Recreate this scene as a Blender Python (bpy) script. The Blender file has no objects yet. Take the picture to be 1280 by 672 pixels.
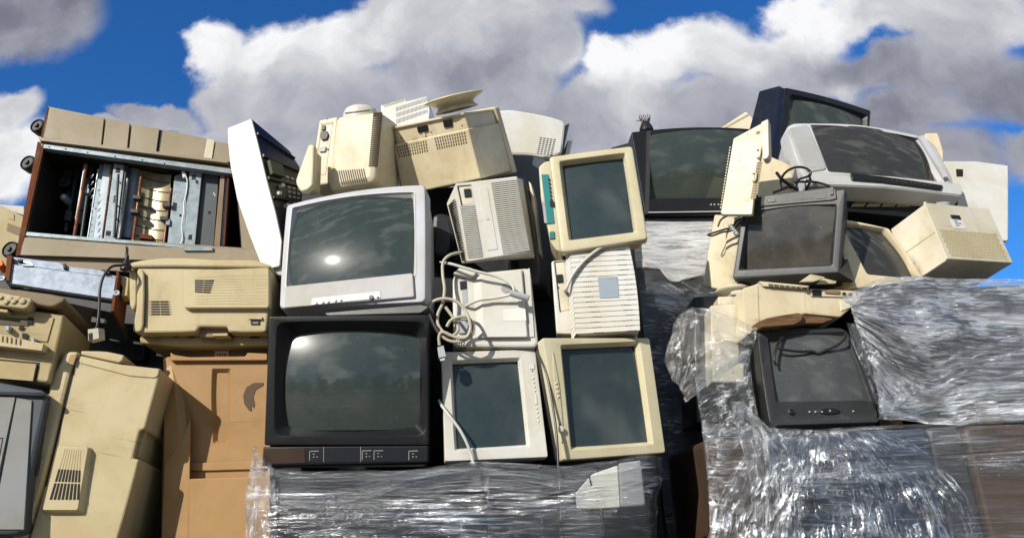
import bpy, bmesh, math, random
from mathutils import Vector, Matrix, noise
random.seed(7)
R = math.radians
COL = bpy.context.scene.collection
# ---------------------------------------------------------------- camera model
TH, PHI, FOC = R(20), R(-2.5), 1000.0
CAM = Vector((0, 0, 1.0))
_f = Vector((0, math.cos(TH), math.sin(TH)))
_r0 = Vector((1, 0, 0)); _u0 = Vector((0, -math.sin(TH), math.cos(TH)))
_r = _r0*math.cos(PHI) + _u0*math.sin(PHI)
_u = _u0*math.cos(PHI) - _r0*math.sin(PHI)

def ray(px, py): return _f + _r*((px-600)/FOC) - _u*((py-303)/FOC)
def at(px, py, Y):
    d = ray(px, py); return CAM + d*((Y-CAM.y)/d.y)
def Z(x0, y0, s): return lambda a, b: (x0+a/s, y0+b/s)

class Fr:
    """pose of a thing: local x right, y away, z up; origin = centre of its front face"""
    def __init__(s, loc, yaw=0, pitch=0, roll=0, dims=(.4, .4, .4)):
        s.M = Matrix.Translation(loc) @ Matrix.Rotation(R(yaw), 4, 'Z') @ Matrix.Rotation(R(pitch), 4, 'X') @ Matrix.Rotation(R(roll), 4, 'Y')
        s.I = s.M.inverted(); s.W, s.D, s.H = dims
        s.o = s.I @ CAM
    def hit(s, p, ax=1, v=0.0):
        d = s.I.to_3x3() @ ray(*p)
        return s.o + d*((v-s.o[ax])/d[ax])
    def q(s, z, pts, v=0.0, ax=1): return [s.hit(z(*p), ax, v) for p in pts]
    def loc(s, w): return s.I @ w

def pose(n): t = POSE[n]; return Fr(t[:3], *t[3:6], dims=t[6:9])

# ---------------------------------------------------------------- things and parts
class Thing:
    def __init__(s, name, label, cat, F, group=None, D=None, H=None, base=None):
        D = F.D if D is None else D; H = F.H if H is None else H
        s.off = Vector(base) if base else Vector((0, D/2, -H/2)); s.F = F
        o = bpy.data.objects.new(name, None); COL.objects.link(o)
        o.empty_display_size = .05
        o.matrix_world = F.M @ Matrix.Translation(s.off)
        o['label'] = label; o['category'] = cat
        if group: o['group'] = group
        s.o = o
    def part(s, name, mb, mat, parent=None, smooth=40, label=None):
        ob = mb.build(name, mat, s.off, smooth); ob.parent = parent or s.o
        if label: ob['label'] = label
        return ob

def solo(name, mb, mat, label=None, cat=None, origin=None, group=None, kind=None, smooth=40):
    off = Vector(origin) if origin is not None else Vector((0, 0, 0))
    ob = mb.build(name, mat, off, smooth); ob.location = off
    if label: ob['label'] = label
    if cat: ob['category'] = cat
    if group: ob['group'] = group
    if kind: ob['kind'] = kind
    return ob

# ---------------------------------------------------------------- mesh building
def inset(poly, d):
    n = len(poly); out = []
    A = sum(poly[i][0]*poly[(i+1) % n][1]-poly[(i+1) % n][0]*poly[i][1] for i in range(n))
    sg = 1 if A > 0 else -1
    for i in range(n):
        p0, p1, p2 = (Vector(poly[i-1]), Vector(poly[i]), Vector(poly[(i+1) % n]))
        d1 = (p1-p0).normalized(); d2 = (p2-p1).normalized()
        n1 = Vector((-d1.y, d1.x))*sg; n2 = Vector((-d2.y, d2.x))*sg
        k = 1+n1.dot(n2)
        out.append(tuple(p1+(n1+n2)*(d/max(k, .25))))
    return out
def ring(poly, r=.01, n=4, m=6, bows=None):
    """rounded polygon outline with a fixed point count; bows = outward swell of (top,right,bottom,left) for a quad TL,TR,BR,BL"""
    N = len(poly); P = [Vector(p) for p in poly]; pts = []
    for i in range(N):
        a, b, c = P[i-1], P[i], P[(i+1) % N]
        ra = min(r, .45*(b-a).length, .45*(c-b).length)
        s = b+(a-b).normalized()*ra; e = b+(c-b).normalized()*ra
        for k in range(n+1):
            t = k/n; pts.append(s*(1-t)**2+b*(2*t*(1-t))+e*t*t)
        d = P[(i+2) % N]; r2 = min(r, .45*(c-b).length, .45*(d-c).length)
        f = c+(b-c).normalized()*r2
        for k in range(1, m): pts.append(e.lerp(f, k/m))
    if bows and N == 4:
        TL, TR, BR, BL = P; w = (TR-TL).length; h = (BL-TL).length; ctr = (TL+TR+BR+BL)/4
        ex = ((TR-TL)+(BR-BL)).normalized(); ez = ((TL-BL)+(TR-BR)).normalized()
        for p in pts:
            u = max(-1, min(1, (p-ctr).dot(ex)/(w/2))); v = max(-1, min(1, (p-ctr).dot(ez)/(h/2)))
            fu, fv = 1-u*u, 1-v*v
            p += ez*(bows[0]*fu*max(v, 0)-bows[2]*fu*max(-v, 0))+ex*(bows[1]*fv*max(u, 0)-bows[3]*fv*max(-u, 0))
    return pts
def xz(vs): return [(v.x, v.z) for v in vs]
def bil(q, u, v): return q[0]*((1-u)*(1-v))+q[1]*(u*(1-v))+q[2]*(u*v)+q[3]*((1-u)*v)
def subq(q, u0, u1, v0, v1): return [bil(q, u0, v0), bil(q, u1, v0), bil(q, u1, v1), bil(q, u0, v1)]

class MB:
    def __init__(s): s.v = []; s.f = []; s.uv = None
    def loft(s, rings, c0=True, c1=True):
        n = len(rings[0]); b = len(s.v)
        for rg in rings: s.v += [Vector(p) for p in rg]
        for i in range(len(rings)-1):
            for k in range(n):
                a = b+i*n; c = a+n; k2 = (k+1) % n
                s.f.append((a+k, a+k2, c+k2, c+k))
        if c0: s.f.append(tuple(b+k for k in range(n))[::-1])
        if c1: s.f.append(tuple(b+(len(rings)-1)*n+k for k in range(n)))
        return s
    def rings(s, spec, c0=True, c1=True, yf=None, **kw):
        """spec = list of (poly, y, r, bows)"""
        out = []
        for t in spec:
            poly, y = t[0], t[1]; r = t[2] if len(t) > 2 else .01; bw = t[3] if len(t) > 3 else None
            out.append([Vector((p.x, y+(yf(p.x, p.y) if yf else 0), p.y)) for p in ring(poly, r, bows=bw, **kw)])
        return s.loft(out, c0, c1)
    def prism(s, poly, y0, y1, e=.004, r=.01, bows=None, back=1.0, shift=(0, 0), yf=None, n=4, m=4):
        c = Vector((sum(p[0] for p in poly)/len(poly), sum(p[1] for p in poly)/len(poly)))
        bk = [tuple(c+(Vector(p)-c)*back+Vector(shift)) for p in poly]
        i1, i2 = inset(poly, e), inset(poly, e*.3)
        return s.rings([(i1, y0, max(r-e, .001), bows), (i2, y0+e*.3, r, bows), (poly, y0+e, r, bows), (bk, y1-e*.5, r, bows), (inset(bk, e), y1, r, bows)], yf=yf, n=n, m=m)
    def boxn(s, q, n=Vector((0, -1, 0)), p=.003, b=.002, e=0.0):
        """a slab whose front is quad q pushed p along n; e pulls the front edge in (chamfer)"""
        c = sum(q, Vector())/4; o = len(s.v)
        fr = [x+(c-x).normalized()*min(e, (c-x).length*.6)+n*p for x in q]
        s.v += fr+[x-n*b for x in q]
        s.f += [(o, o+1, o+2, o+3), (o+4, o+7, o+6, o+5)]+[(o+k, o+4+k, o+4+(k+1) % 4, o+(k+1) % 4) for k in range(4)]
        return s
    def box(s, c, d, M=None, e=.003):
        x, y, z = d[0]/2, d[1]/2, d[2]/2; e = min(e, x*.5, y*.5, z*.5)
        bm = bmesh.new(); bmesh.ops.create_cube(bm, size=1)
        for v in bm.verts: v.co = Vector((v.co.x*2*x, v.co.y*2*y, v.co.z*2*z))
        if e > 0: bmesh.ops.bevel(bm, geom=bm.edges[:], offset=e, segments=2, affect='EDGES', profile=.5)
        return s.add(bm, Matrix.Translation(c) @ (M or Matrix()))
    def add(s, bm, M=Matrix()):
        o = len(s.v); bm.verts.index_update()
        s.v += [M @ v.co for v in bm.verts]; s.f += [tuple(o+v.index for v in f.verts) for f in bm.faces]
        bm.free(); return s
    def lathe(s, c, axis, prof, n=28, up=None):
        """prof = list of (height along the axis, radius)"""
        a = Vector(axis).normalized(); t = a.orthogonal().normalized(); w = a.cross(t); c = Vector(c); rings = []
        for h, r in prof:
            rings.append([c+a*h+(t*math.cos(2*math.pi*k/n)+w*math.sin(2*math.pi*k/n))*r for k in range(n)])
        return s.loft(rings)
    def disc(s, c, n, r, p=.003, e=.0008, k=14, b=.001):
        return s.lathe(c, n, [(-b, r), (p-e, r), (p, r-e)], k)
    def tube(s, pts, r, n=8, sub=8):
        pts = [Vector(p) for p in pts]; P = [pts[0]*2-pts[1]]+pts+[pts[-1]*2-pts[-2]]; c = []
        for i in range(1, len(P)-2):
            for k in range(sub):
                t = k/sub; a, b, d, e = P[i-1], P[i], P[i+1], P[i+2]
                c.append(.5*((2*b)+(d-a)*t+(2*a-5*b+4*d-e)*t*t+(3*b-a-3*d+e)*t**3))
        c.append(pts[-1]); rings = []; t0 = None
        for i, p in enumerate(c):
            tg = (c[min(i+1, len(c)-1)]-c[max(i-1, 0)]).normalized()
            if t0 is None: t0 = tg.orthogonal().normalized()
            t0 = (t0-tg*t0.dot(tg)).normalized(); w = tg.cross(t0)
            rings.append([p+(t0*math.cos(2*math.pi*k/n)+w*math.sin(2*math.pi*k/n))*r for k in range(n)])
        return s.loft(rings)
    def grid(s, fn, nu, nv):
        o = len(s.v)
        for j in range(nv+1):
            for i in range(nu+1): s.v.append(fn(i/nu, j/nv))
        for j in range(nv):
            for i in range(nu):
                a = o+j*(nu+1)+i; s.f.append((a, a+1, a+nu+2, a+nu+1))
        return s
    def build(s, name, mat, off=Vector((0, 0, 0)), smooth=40):
        me = bpy.data.meshes.new(name); me.from_pydata([tuple(v-off) for v in s.v], [], s.f); me.update()
        bm = bmesh.new(); bm.from_mesh(me); bmesh.ops.recalc_face_normals(bm, faces=bm.faces); bm.to_mesh(me); bm.free()
        if smooth:
            me.polygons.foreach_set('use_smooth', [True]*len(me.polygons)); me.set_sharp_from_angle(angle=R(smooth))
            me.polygons.foreach_set('use_smooth', [len(p.vertices) <= 4 for p in me.polygons])
        me.materials.append(mat)
        if s.uv:
            uv = me.uv_layers.new(name='along')
            for l in me.loops: uv.data[l.index].uv = s.uv[l.vertex_index]
        o = bpy.data.objects.new(name, me); COL.objects.link(o)
        if smooth and smooth < 60:
            wn = o.modifiers.new('weighted_normals', 'WEIGHTED_NORMAL'); wn.keep_sharp = True; wn.weight = 100
        return o

def slots(q, rows, cols, fr=.5, fc=.8, n=Vector((0, -1, 0)), p=.0012, b=.001, jit=0):
    mb = MB()
    for i in range(rows):
        for j in range(cols):
            v0 = (i+.5-fr/2)/rows; u0 = (j+.5-fc/2)/cols
            mb.boxn(subq(q, u0, u0+fc/cols, v0, v0+fr/rows), n, p, b)
    return mb
POSE = {
    'silver_tv': (-0.5054, 2.9973, 2.0981, -10.3944, -5.0951, -0.8369, 0.5942, 0.45, 0.4729),
    'black_tv': (-0.5053, 2.9015, 1.518, -2.4123, 4.5921, 1.814, 0.6024, 0.48, 0.5369),
    'white_mon': (0.0209, 2.9801, 1.4531, 6.9727, -6.7392, -0.7554, 0.3679, 0.4, 0.4082),
    'cream_mon': (0.4425, 2.9804, 1.4671, 16.2452, -1.2847, -3.0779, 0.4215, 0.42, 0.4499),
    'teal_mon': (0.4783, 2.9763, 2.2577, -6.9887, -0.809, -2.8431, 0.3467, 0.38, 0.4193),
    'big_tv': (1.2781, 3.7299, 2.6956, 0.0885, 1.0547, 0.0346, 0.9007, 0.5, 0.4889),
    'rib_mon': (0.4739, 3.0034, 1.8795, -4.7752, -1.6491, 0.2464, 0.2396, 0.36, 0.3505),
    'grille_mon': (0.0546, 2.9982, 2.1881, -0.0268, -1.3218, -5.3724, 0.2503, 0.33, 0.3534),
    'back_mon': (0.0424, 3.0012, 1.8238, -0.6975, -4.8803, -0.2396, 0.3141, 0.38, 0.3172),
    'box_mon': (-0.1772, 3.2457, 2.6095, -33.1609, 27.2753, 3.8541, 0.3907, 0.2844, 0.3246),
    'vent_mon': (-0.5794, 3.204, 2.6441, -12.68, 4.2104, 3.0495, 0.3085, 0.2174, 0.3258),
    'grey_mon': (1.2899, 3.1515, 2.125, -33.8227, -13.359, 10.857, 0.4243, 0.44, 0.3909),
    'top_tv': (1.864, 3.85, 2.904, 22.0318, 17.8849, 4.261, 0.5741, 0.2168, 0.4389),
    'wide_tv': (1.8096, 3.3492, 2.5423, 5.1471, -18.7156, 6.8122, 0.6943, 0.5, 0.4012),
    'film_tv': (1.2232, 3.0064, 1.5173, -10.1281, -22.3274, 2.24, 0.3597, 0.42, 0.4086),
    'base_pc': (1.2556, 3.0995, 1.7937, 21.4494, 34.9826, -1.6711, 0.5172, 0.4, 0.1337),
    'cream_box': (1.8118, 3.0981, 2.0488, 23.8883, 8.5476, -33.0931, 0.2157, 0.3, 0.2471),
    'dark_mon': (1.6895, 3.1988, 2.0425, 15.077, -10.8347, -0.1779, 0.2294, 0.3, 0.2655),
    'keyboard': (1.1693, 3.1942, 2.4645, -56.282, -23.9494, -0.2962, 0.1913, 0.03, 0.4491),
    'olive_mon': (1.1063, 3.2983, 2.112, -24.9904, 1.4944, 4.7875, 0.1199, 0.3, 0.3389),
    'laser': (-1.094, 3.0016, 1.9053, 2.3845, 16.1149, 2.7946, 0.5444, 0.4, 0.2658),
    'lean_printer': (-1.3776, 2.8571, 1.3867, 24.9263, -4.938, 7.5564, 0.3222, 0.4, 0.5561),
    'tray': (-1.0157, 3.0226, 1.4165, -4.1653, 7.4467, 1.3802, 0.4095, 0.2, 0.5245),
    'copier': (-1.5075, 3.2948, 2.4564, 24.5307, -29.4795, -3.3057, 0.8872, 0.5, 0.7323),
    'metal': (-1.7079, 3.1027, 2.0507, 29.5646, -16.2606, 4.8184, 0.3909, 0.3, 0.1126),
    'beige_printer': (-1.7205, 2.7625, 1.7264, 8.8272, 4.7793, 8.2293, 0.3782, 0.4, 0.2733),
    'grey_printer': (-1.7058, 2.732, 1.3355, 0.5739, 11.0743, 9.724, 0.3544, 0.4, 0.4169),
    'white_shell': (0.2997, 3.6052, 2.8674, 21.7178, 5.6208, -1.6447, 0.3088, 0.3, 0.2124),
}
# ---------------------------------------------------------------- materials
class NT:
    def __init__(s, name):
        s.m = bpy.data.materials.new(name); s.m.use_nodes = True; s.t = s.m.node_tree; s.t.nodes.clear()
        s.out = s.n('ShaderNodeOutputMaterial')
    def n(s, k, **kw):
        x = s.t.nodes.new(k)
        for a, b in kw.items(): setattr(x, a, b)
        return x
    def l(s, a, b): s.t.links.new(a, b)
    def noise(s, vec, scale, detail=6, rough=.6, dist=0):
        x = s.n('ShaderNodeTexNoise'); x.inputs['Scale'].default_value = scale; x.inputs['Detail'].default_value = detail
        x.inputs['Roughness'].default_value = rough; x.inputs['Distortion'].default_value = dist
        if vec: s.l(vec, x.inputs['Vector'])
        return x.outputs['Fac']
    def ramp(s, f, a, b, lo=0., hi=1.):
        x = s.n('ShaderNodeMapRange'); x.interpolation_type = 'SMOOTHSTEP'
        x.inputs['From Min'].default_value = a; x.inputs['From Max'].default_value = b; x.inputs['To Min'].default_value = lo; x.inputs['To Max'].default_value = hi
        s.l(f, x.inputs['Value']); return x.outputs['Result']
    def mix(s, f, a, b, blend='MIX'):
        x = s.n('ShaderNodeMix', data_type='RGBA', blend_type=blend)
        for sock, v in ((x.inputs['Factor'], f), (x.inputs[6], a), (x.inputs[7], b)):
            if isinstance(v, (int, float)): sock.default_value = v
            elif isinstance(v, tuple): sock.default_value = (*v, 1)[:4]
            else: s.l(v, sock)
        return x.outputs[2]
    def math(s, op, a, b=0., c=None, clamp=False):
        x = s.n('ShaderNodeMath', operation=op, use_clamp=clamp)
        for sock, v in zip(x.inputs, (a, b, c)):
            if v is None: continue
            if isinstance(v, (int, float)): sock.default_value = v
            else: s.l(v, sock)
        return x.outputs[0]
    def coord(s, k='Object', scale=(1, 1, 1)):
        x = s.n('ShaderNodeTexCoord').outputs[k]
        if scale != (1, 1, 1):
            mp = s.n('ShaderNodeMapping'); mp.inputs['Scale'].default_value = scale; s.l(x, mp.inputs['Vector']); x = mp.outputs[0]
        return x
    def bsdf(s, col, rough, **kw):
        b = s.n('ShaderNodeBsdfPrincipled')
        for sock, v in [(b.inputs['Base Color'], col), (b.inputs['Roughness'], rough)]+[(b.inputs[k.replace('_', ' ')], v) for k, v in kw.items()]:
            if isinstance(v, (int, float)): sock.default_value = v
            elif isinstance(v, tuple): sock.default_value = (*v, 1)[:4]
            else: s.l(v, sock)
        return b
    def bump(s, b, h, st=.2, d=.002):
        x = s.n('ShaderNodeBump'); x.inputs['Strength'].default_value = st; x.inputs['Distance'].default_value = d
        s.l(h, x.inputs['Height']); s.l(x.outputs[0], b.inputs['Normal'])
    def done(s, b): s.l(b.outputs[0], s.out.inputs['Surface']); return s.m

def plastic(name, col, rough=.45, var=.14, dirt=.35, dcol=(.10, .075, .05), grain=.12, seed=0., spec=.4, metal=0.):
    t = NT(name); v = t.coord()
    mp = t.n('ShaderNodeMapping'); mp.inputs['Location'].default_value = (seed*3.1, seed*1.7, seed); t.l(v, mp.inputs[0]); v = mp.outputs[0]
    n1 = t.noise(v, 4, 5, .6, .6)
    c = t.mix(t.ramp(n1, .35, .7), tuple(x*(1+var*.35) for x in col), tuple(x*(1-var)*k for x, k in zip(col, (1, .96, .86))))
    st = t.n('ShaderNodeMapping'); st.inputs['Scale'].default_value = (26, 26, 3.2); t.l(v, st.inputs[0])
    streak = t.ramp(t.noise(st.outputs[0], 1, 6, .65), .55, .78)
    blot = t.ramp(t.noise(v, 15, 9, .72), .52, .74)
    spk = t.ramp(t.noise(v, 130, 3, .6), .66, .76)
    d = t.math('ADD', t.math('MULTIPLY', blot, .55*dirt), t.math('MULTIPLY', streak, .5*dirt), clamp=True)
    d = t.math('ADD', d, t.math('MULTIPLY', spk, .35*dirt), clamp=True)
    c = t.mix(d, c, dcol)
    yl = t.ramp(t.noise(v, 1.9, 3, .5, 1.2), .42, .68, 0, min(1., var*2.6)); c = t.mix(yl, c, t.mix(1., c, (.86, .79, .60), 'MULTIPLY'))
    sm = t.n('ShaderNodeMapping'); sm.inputs['Rotation'].default_value = (.4, .7+seed, .3); sm.inputs['Scale'].default_value = (3, 3, 150); t.l(v, sm.inputs[0])
    scr = t.math('MULTIPLY', t.ramp(t.noise(sm.outputs[0], 1, 2, .5), .69, .74), t.ramp(n1, .45, .6)); c = t.mix(t.math('MULTIPLY', scr, min(1., dirt*1.6)), c, dcol)
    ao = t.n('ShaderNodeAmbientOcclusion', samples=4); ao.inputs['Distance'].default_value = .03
    grime_shade = t.math('MULTIPLY', t.ramp(ao.outputs['AO'], .45, .95, 1, 0), t.math('MULTIPLY', t.ramp(blot, 0, .6, .5, 1.), min(.75, dirt*2.0))); c = t.mix(grime_shade, c, dcol)  # occlusion-driven darkening: seam grime and contact shade mixed into the colour
    r = t.math('ADD', t.math('MULTIPLY', d, .35), t.math('ADD', t.math('MULTIPLY', n1, .16), rough-.08), clamp=True)
    b = t.bsdf(c, r, Specular_IOR_Level=spec, Metallic=metal)
    h = t.math('ADD', t.noise(v, 520, 2, .5), t.math('MULTIPLY', t.noise(v, 20, 4, .6), .9))
    t.bump(b, h, grain, .0022)
    return t.done(b)

def crtglass(name, col=(.032, .045, .043), dust=(.30, .28, .24), amt=.16, rough=.06, sc=7., smear=.16):
    t = NT(name); v = t.coord()
    n = t.noise(v, sc, 9, .72, .15)
    d = t.math('MULTIPLY', t.ramp(n, .40, .85), amt*.6)
    wm = t.n('ShaderNodeMapping'); wm.inputs['Rotation'].default_value = (0, .9, 0); wm.inputs['Scale'].default_value = (2, 2, 110); t.l(v, wm.inputs[0])
    d = t.math('ADD', d, t.math('MULTIPLY', t.ramp(t.noise(wm.outputs[0], 1, 3, .6), .66, .73), t.math('MULTIPLY', t.ramp(n, .48, .6), amt*.9)))
    sp = t.math('MULTIPLY', t.ramp(t.noise(v, 75, 5, .75), .63, .72), min(1., amt*2.2))
    f = t.math('ADD', d, sp, clamp=True)
    film = t.mix(f, col, dust)
    b = t.bsdf(film, t.math('ADD', t.math('MULTIPLY', f, .4), .27), Specular_IOR_Level=smear, Coat_Weight=1., Coat_Roughness=rough, Coat_IOR=1.56)
    t.bump(b, n, .02, .001)
    return t.done(b)

def metal(name, col, rough=.4, rust=0., seed=0.):
    t = NT(name); v = t.coord()
    n = t.noise(v, 30, 8, .7); n2 = t.noise(v, 6, 6, .6)
    c = t.mix(t.ramp(n, .4, .62), col, tuple(x*.72 for x in col))
    rf = t.math('MULTIPLY', t.ramp(t.noise(v, 9, 9, .75), .62-.3*rust, .72-.25*rust), min(1., rust*1.4))
    c = t.mix(rf, c, t.mix(n2, (.20, .06, .018), (.07, .022, .01)))
    b = t.bsdf(c, t.math('ADD', t.math('MULTIPLY', n, .2), t.math('ADD', t.math('MULTIPLY', rf, .4), rough-.1), clamp=True), Metallic=t.math('SUBTRACT', .35, t.math('MULTIPLY', rf, .35)))
    t.bump(b, n, .12, .001)
    return t.done(b)

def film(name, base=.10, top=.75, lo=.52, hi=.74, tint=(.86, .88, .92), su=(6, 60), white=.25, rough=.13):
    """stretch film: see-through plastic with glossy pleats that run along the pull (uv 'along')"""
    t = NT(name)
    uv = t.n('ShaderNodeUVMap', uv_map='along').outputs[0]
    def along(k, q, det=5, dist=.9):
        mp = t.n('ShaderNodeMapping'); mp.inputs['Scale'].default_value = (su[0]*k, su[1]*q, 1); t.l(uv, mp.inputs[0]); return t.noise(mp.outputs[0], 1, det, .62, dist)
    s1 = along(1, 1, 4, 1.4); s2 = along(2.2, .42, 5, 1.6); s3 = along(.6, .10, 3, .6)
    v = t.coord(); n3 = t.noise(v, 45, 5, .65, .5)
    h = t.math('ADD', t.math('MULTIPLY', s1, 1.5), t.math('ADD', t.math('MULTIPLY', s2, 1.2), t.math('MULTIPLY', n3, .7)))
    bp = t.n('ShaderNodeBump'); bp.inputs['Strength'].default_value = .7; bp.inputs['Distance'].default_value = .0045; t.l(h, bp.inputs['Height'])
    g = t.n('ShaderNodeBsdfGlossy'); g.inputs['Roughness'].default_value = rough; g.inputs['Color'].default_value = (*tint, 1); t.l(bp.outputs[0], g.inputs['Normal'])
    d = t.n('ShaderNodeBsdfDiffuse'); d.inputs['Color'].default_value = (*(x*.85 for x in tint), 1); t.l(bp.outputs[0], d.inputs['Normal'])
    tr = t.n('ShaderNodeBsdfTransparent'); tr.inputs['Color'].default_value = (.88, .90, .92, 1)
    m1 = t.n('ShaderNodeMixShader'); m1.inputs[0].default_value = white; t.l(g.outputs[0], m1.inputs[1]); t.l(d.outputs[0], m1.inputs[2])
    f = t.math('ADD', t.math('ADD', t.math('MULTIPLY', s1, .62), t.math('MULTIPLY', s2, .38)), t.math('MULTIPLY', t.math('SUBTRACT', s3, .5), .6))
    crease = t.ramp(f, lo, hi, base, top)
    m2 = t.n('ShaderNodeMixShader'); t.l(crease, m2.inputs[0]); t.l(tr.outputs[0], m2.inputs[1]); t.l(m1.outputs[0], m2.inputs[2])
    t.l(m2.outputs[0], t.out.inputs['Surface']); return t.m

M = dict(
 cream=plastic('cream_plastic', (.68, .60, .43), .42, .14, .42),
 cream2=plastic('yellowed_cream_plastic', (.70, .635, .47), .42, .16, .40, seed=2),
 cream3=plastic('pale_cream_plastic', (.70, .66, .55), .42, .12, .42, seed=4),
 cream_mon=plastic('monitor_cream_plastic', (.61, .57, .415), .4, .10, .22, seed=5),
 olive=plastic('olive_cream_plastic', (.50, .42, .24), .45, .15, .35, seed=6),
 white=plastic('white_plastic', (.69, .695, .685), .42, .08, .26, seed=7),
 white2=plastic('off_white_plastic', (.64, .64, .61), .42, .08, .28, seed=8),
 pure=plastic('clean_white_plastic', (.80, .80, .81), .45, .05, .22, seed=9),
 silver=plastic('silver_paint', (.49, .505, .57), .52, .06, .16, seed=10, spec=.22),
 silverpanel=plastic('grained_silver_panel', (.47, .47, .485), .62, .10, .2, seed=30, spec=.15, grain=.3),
 tandark=plastic('shaded_tan_plastic', (.085, .045, .018), .6, .1, .2), fray=plastic('frayed_tan_wire', (.34, .17, .06), .6, .3, .3), raised_patch=plastic('plain_grey_plastic', (.36, .36, .37), .5, .08, .2),
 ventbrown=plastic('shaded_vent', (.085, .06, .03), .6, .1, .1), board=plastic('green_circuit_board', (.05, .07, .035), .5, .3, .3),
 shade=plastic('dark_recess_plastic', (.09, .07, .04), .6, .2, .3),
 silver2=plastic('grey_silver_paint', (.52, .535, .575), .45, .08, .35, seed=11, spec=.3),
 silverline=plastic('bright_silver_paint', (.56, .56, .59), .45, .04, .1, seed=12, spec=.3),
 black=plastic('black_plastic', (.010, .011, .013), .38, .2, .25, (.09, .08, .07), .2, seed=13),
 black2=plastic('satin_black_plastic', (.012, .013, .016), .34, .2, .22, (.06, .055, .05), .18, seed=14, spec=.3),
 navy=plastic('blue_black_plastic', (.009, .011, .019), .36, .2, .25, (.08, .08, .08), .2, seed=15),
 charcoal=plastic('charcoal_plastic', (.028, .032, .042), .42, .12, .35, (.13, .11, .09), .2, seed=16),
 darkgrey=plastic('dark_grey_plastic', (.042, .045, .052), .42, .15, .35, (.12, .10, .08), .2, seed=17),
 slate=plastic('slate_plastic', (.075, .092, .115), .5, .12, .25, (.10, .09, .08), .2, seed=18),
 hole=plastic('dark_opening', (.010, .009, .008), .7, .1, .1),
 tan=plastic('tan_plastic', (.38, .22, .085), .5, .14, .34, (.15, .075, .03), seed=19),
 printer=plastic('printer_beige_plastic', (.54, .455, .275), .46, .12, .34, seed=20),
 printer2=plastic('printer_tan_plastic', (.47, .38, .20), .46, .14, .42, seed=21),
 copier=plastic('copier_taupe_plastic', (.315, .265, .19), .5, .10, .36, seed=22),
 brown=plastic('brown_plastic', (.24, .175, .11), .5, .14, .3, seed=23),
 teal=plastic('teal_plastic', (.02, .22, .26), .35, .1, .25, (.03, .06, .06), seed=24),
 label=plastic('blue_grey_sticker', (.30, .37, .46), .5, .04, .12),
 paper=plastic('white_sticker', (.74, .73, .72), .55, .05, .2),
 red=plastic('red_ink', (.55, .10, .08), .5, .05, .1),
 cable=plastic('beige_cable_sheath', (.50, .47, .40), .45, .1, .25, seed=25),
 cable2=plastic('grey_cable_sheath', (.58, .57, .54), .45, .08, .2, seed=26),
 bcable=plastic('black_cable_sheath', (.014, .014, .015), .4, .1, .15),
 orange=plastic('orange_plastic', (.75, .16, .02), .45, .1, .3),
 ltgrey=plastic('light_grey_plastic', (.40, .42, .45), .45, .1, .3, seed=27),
 rust=metal('rusty_steel', (.16, .08, .05), .6, 1.0),
 steel=metal('painted_steel', (.27, .33, .37), .45, .12),
 steel2=metal('bright_steel', (.45, .52, .58), .35, .05),
 galv=metal('galvanised_steel', (.30, .355, .44), .5, .08),
 copper=metal('copper_rod', (.30, .12, .055), .4, .6),
 brass=metal('brassy_sheet', (.36, .31, .19), .34, .12),
 wood=None, glass=crtglass('screen_glass'), glass_sharp=crtglass('clean_screen_glass', rough=.048, smear=.07),
 glass_dim=crtglass('grey_screen_glass', (.060, .064, .063), (.30, .30, .28), .3, .06),
 glass_lcd=crtglass('slate_screen_glass', (.028, .043, .045), (.22, .22, .21), .16, .08),
 glass_dust=crtglass('dusty_screen_glass', (.050, .047, .042), (.26, .225, .18), .42, .07, 4., .05),
 glass_brown=crtglass('brown_screen_glass', (.036, .034, .032), (.22, .21, .19), .14, .06, 4.),
 glass_green=crtglass('green_screen_glass', (.040, .052, .046), (.22, .24, .2), .14, .08),
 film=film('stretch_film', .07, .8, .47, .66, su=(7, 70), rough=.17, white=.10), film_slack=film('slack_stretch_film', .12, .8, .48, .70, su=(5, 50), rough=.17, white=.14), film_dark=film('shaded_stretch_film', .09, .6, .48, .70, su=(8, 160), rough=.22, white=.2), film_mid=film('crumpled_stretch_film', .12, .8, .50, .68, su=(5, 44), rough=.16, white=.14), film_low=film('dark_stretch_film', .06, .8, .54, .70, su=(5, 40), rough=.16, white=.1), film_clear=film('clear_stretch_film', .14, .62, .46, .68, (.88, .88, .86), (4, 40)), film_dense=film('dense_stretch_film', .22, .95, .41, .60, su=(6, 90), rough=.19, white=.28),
 film_back=film('sunlit_stretch_film', .35, .98, .30, .56, su=(9, 260), white=.55, rough=.2),  # lit copy of the film; sunlight and shade are put into the two materials
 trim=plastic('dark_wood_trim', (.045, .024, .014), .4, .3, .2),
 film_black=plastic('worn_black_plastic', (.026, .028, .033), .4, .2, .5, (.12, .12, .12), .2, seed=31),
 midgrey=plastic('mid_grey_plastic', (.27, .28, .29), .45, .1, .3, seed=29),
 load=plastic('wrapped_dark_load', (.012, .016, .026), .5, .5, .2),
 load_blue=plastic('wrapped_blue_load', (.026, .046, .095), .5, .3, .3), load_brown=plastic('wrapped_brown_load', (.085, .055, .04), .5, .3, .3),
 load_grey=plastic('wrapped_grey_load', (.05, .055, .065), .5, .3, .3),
)
t = NT('weathered_wood'); v = t.coord(scale=(3, 3, 40)); g = t.noise(v, 2.5, 8, .65, 1.2)
M['wood'] = t.done(t.bsdf(t.mix(t.ramp(g, .3, .7), (.22, .12, .05), (.07, .035, .015)), .75))
t = NT('yard_gravel'); g = t.noise(t.coord(), 9, 9, .7)
b = t.bsdf(t.mix(t.ramp(g, .35, .65), (.10, .09, .075), (.20, .18, .15)), .95); t.bump(b, g, .6, .02); M['ground'] = t.done(b)
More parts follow.
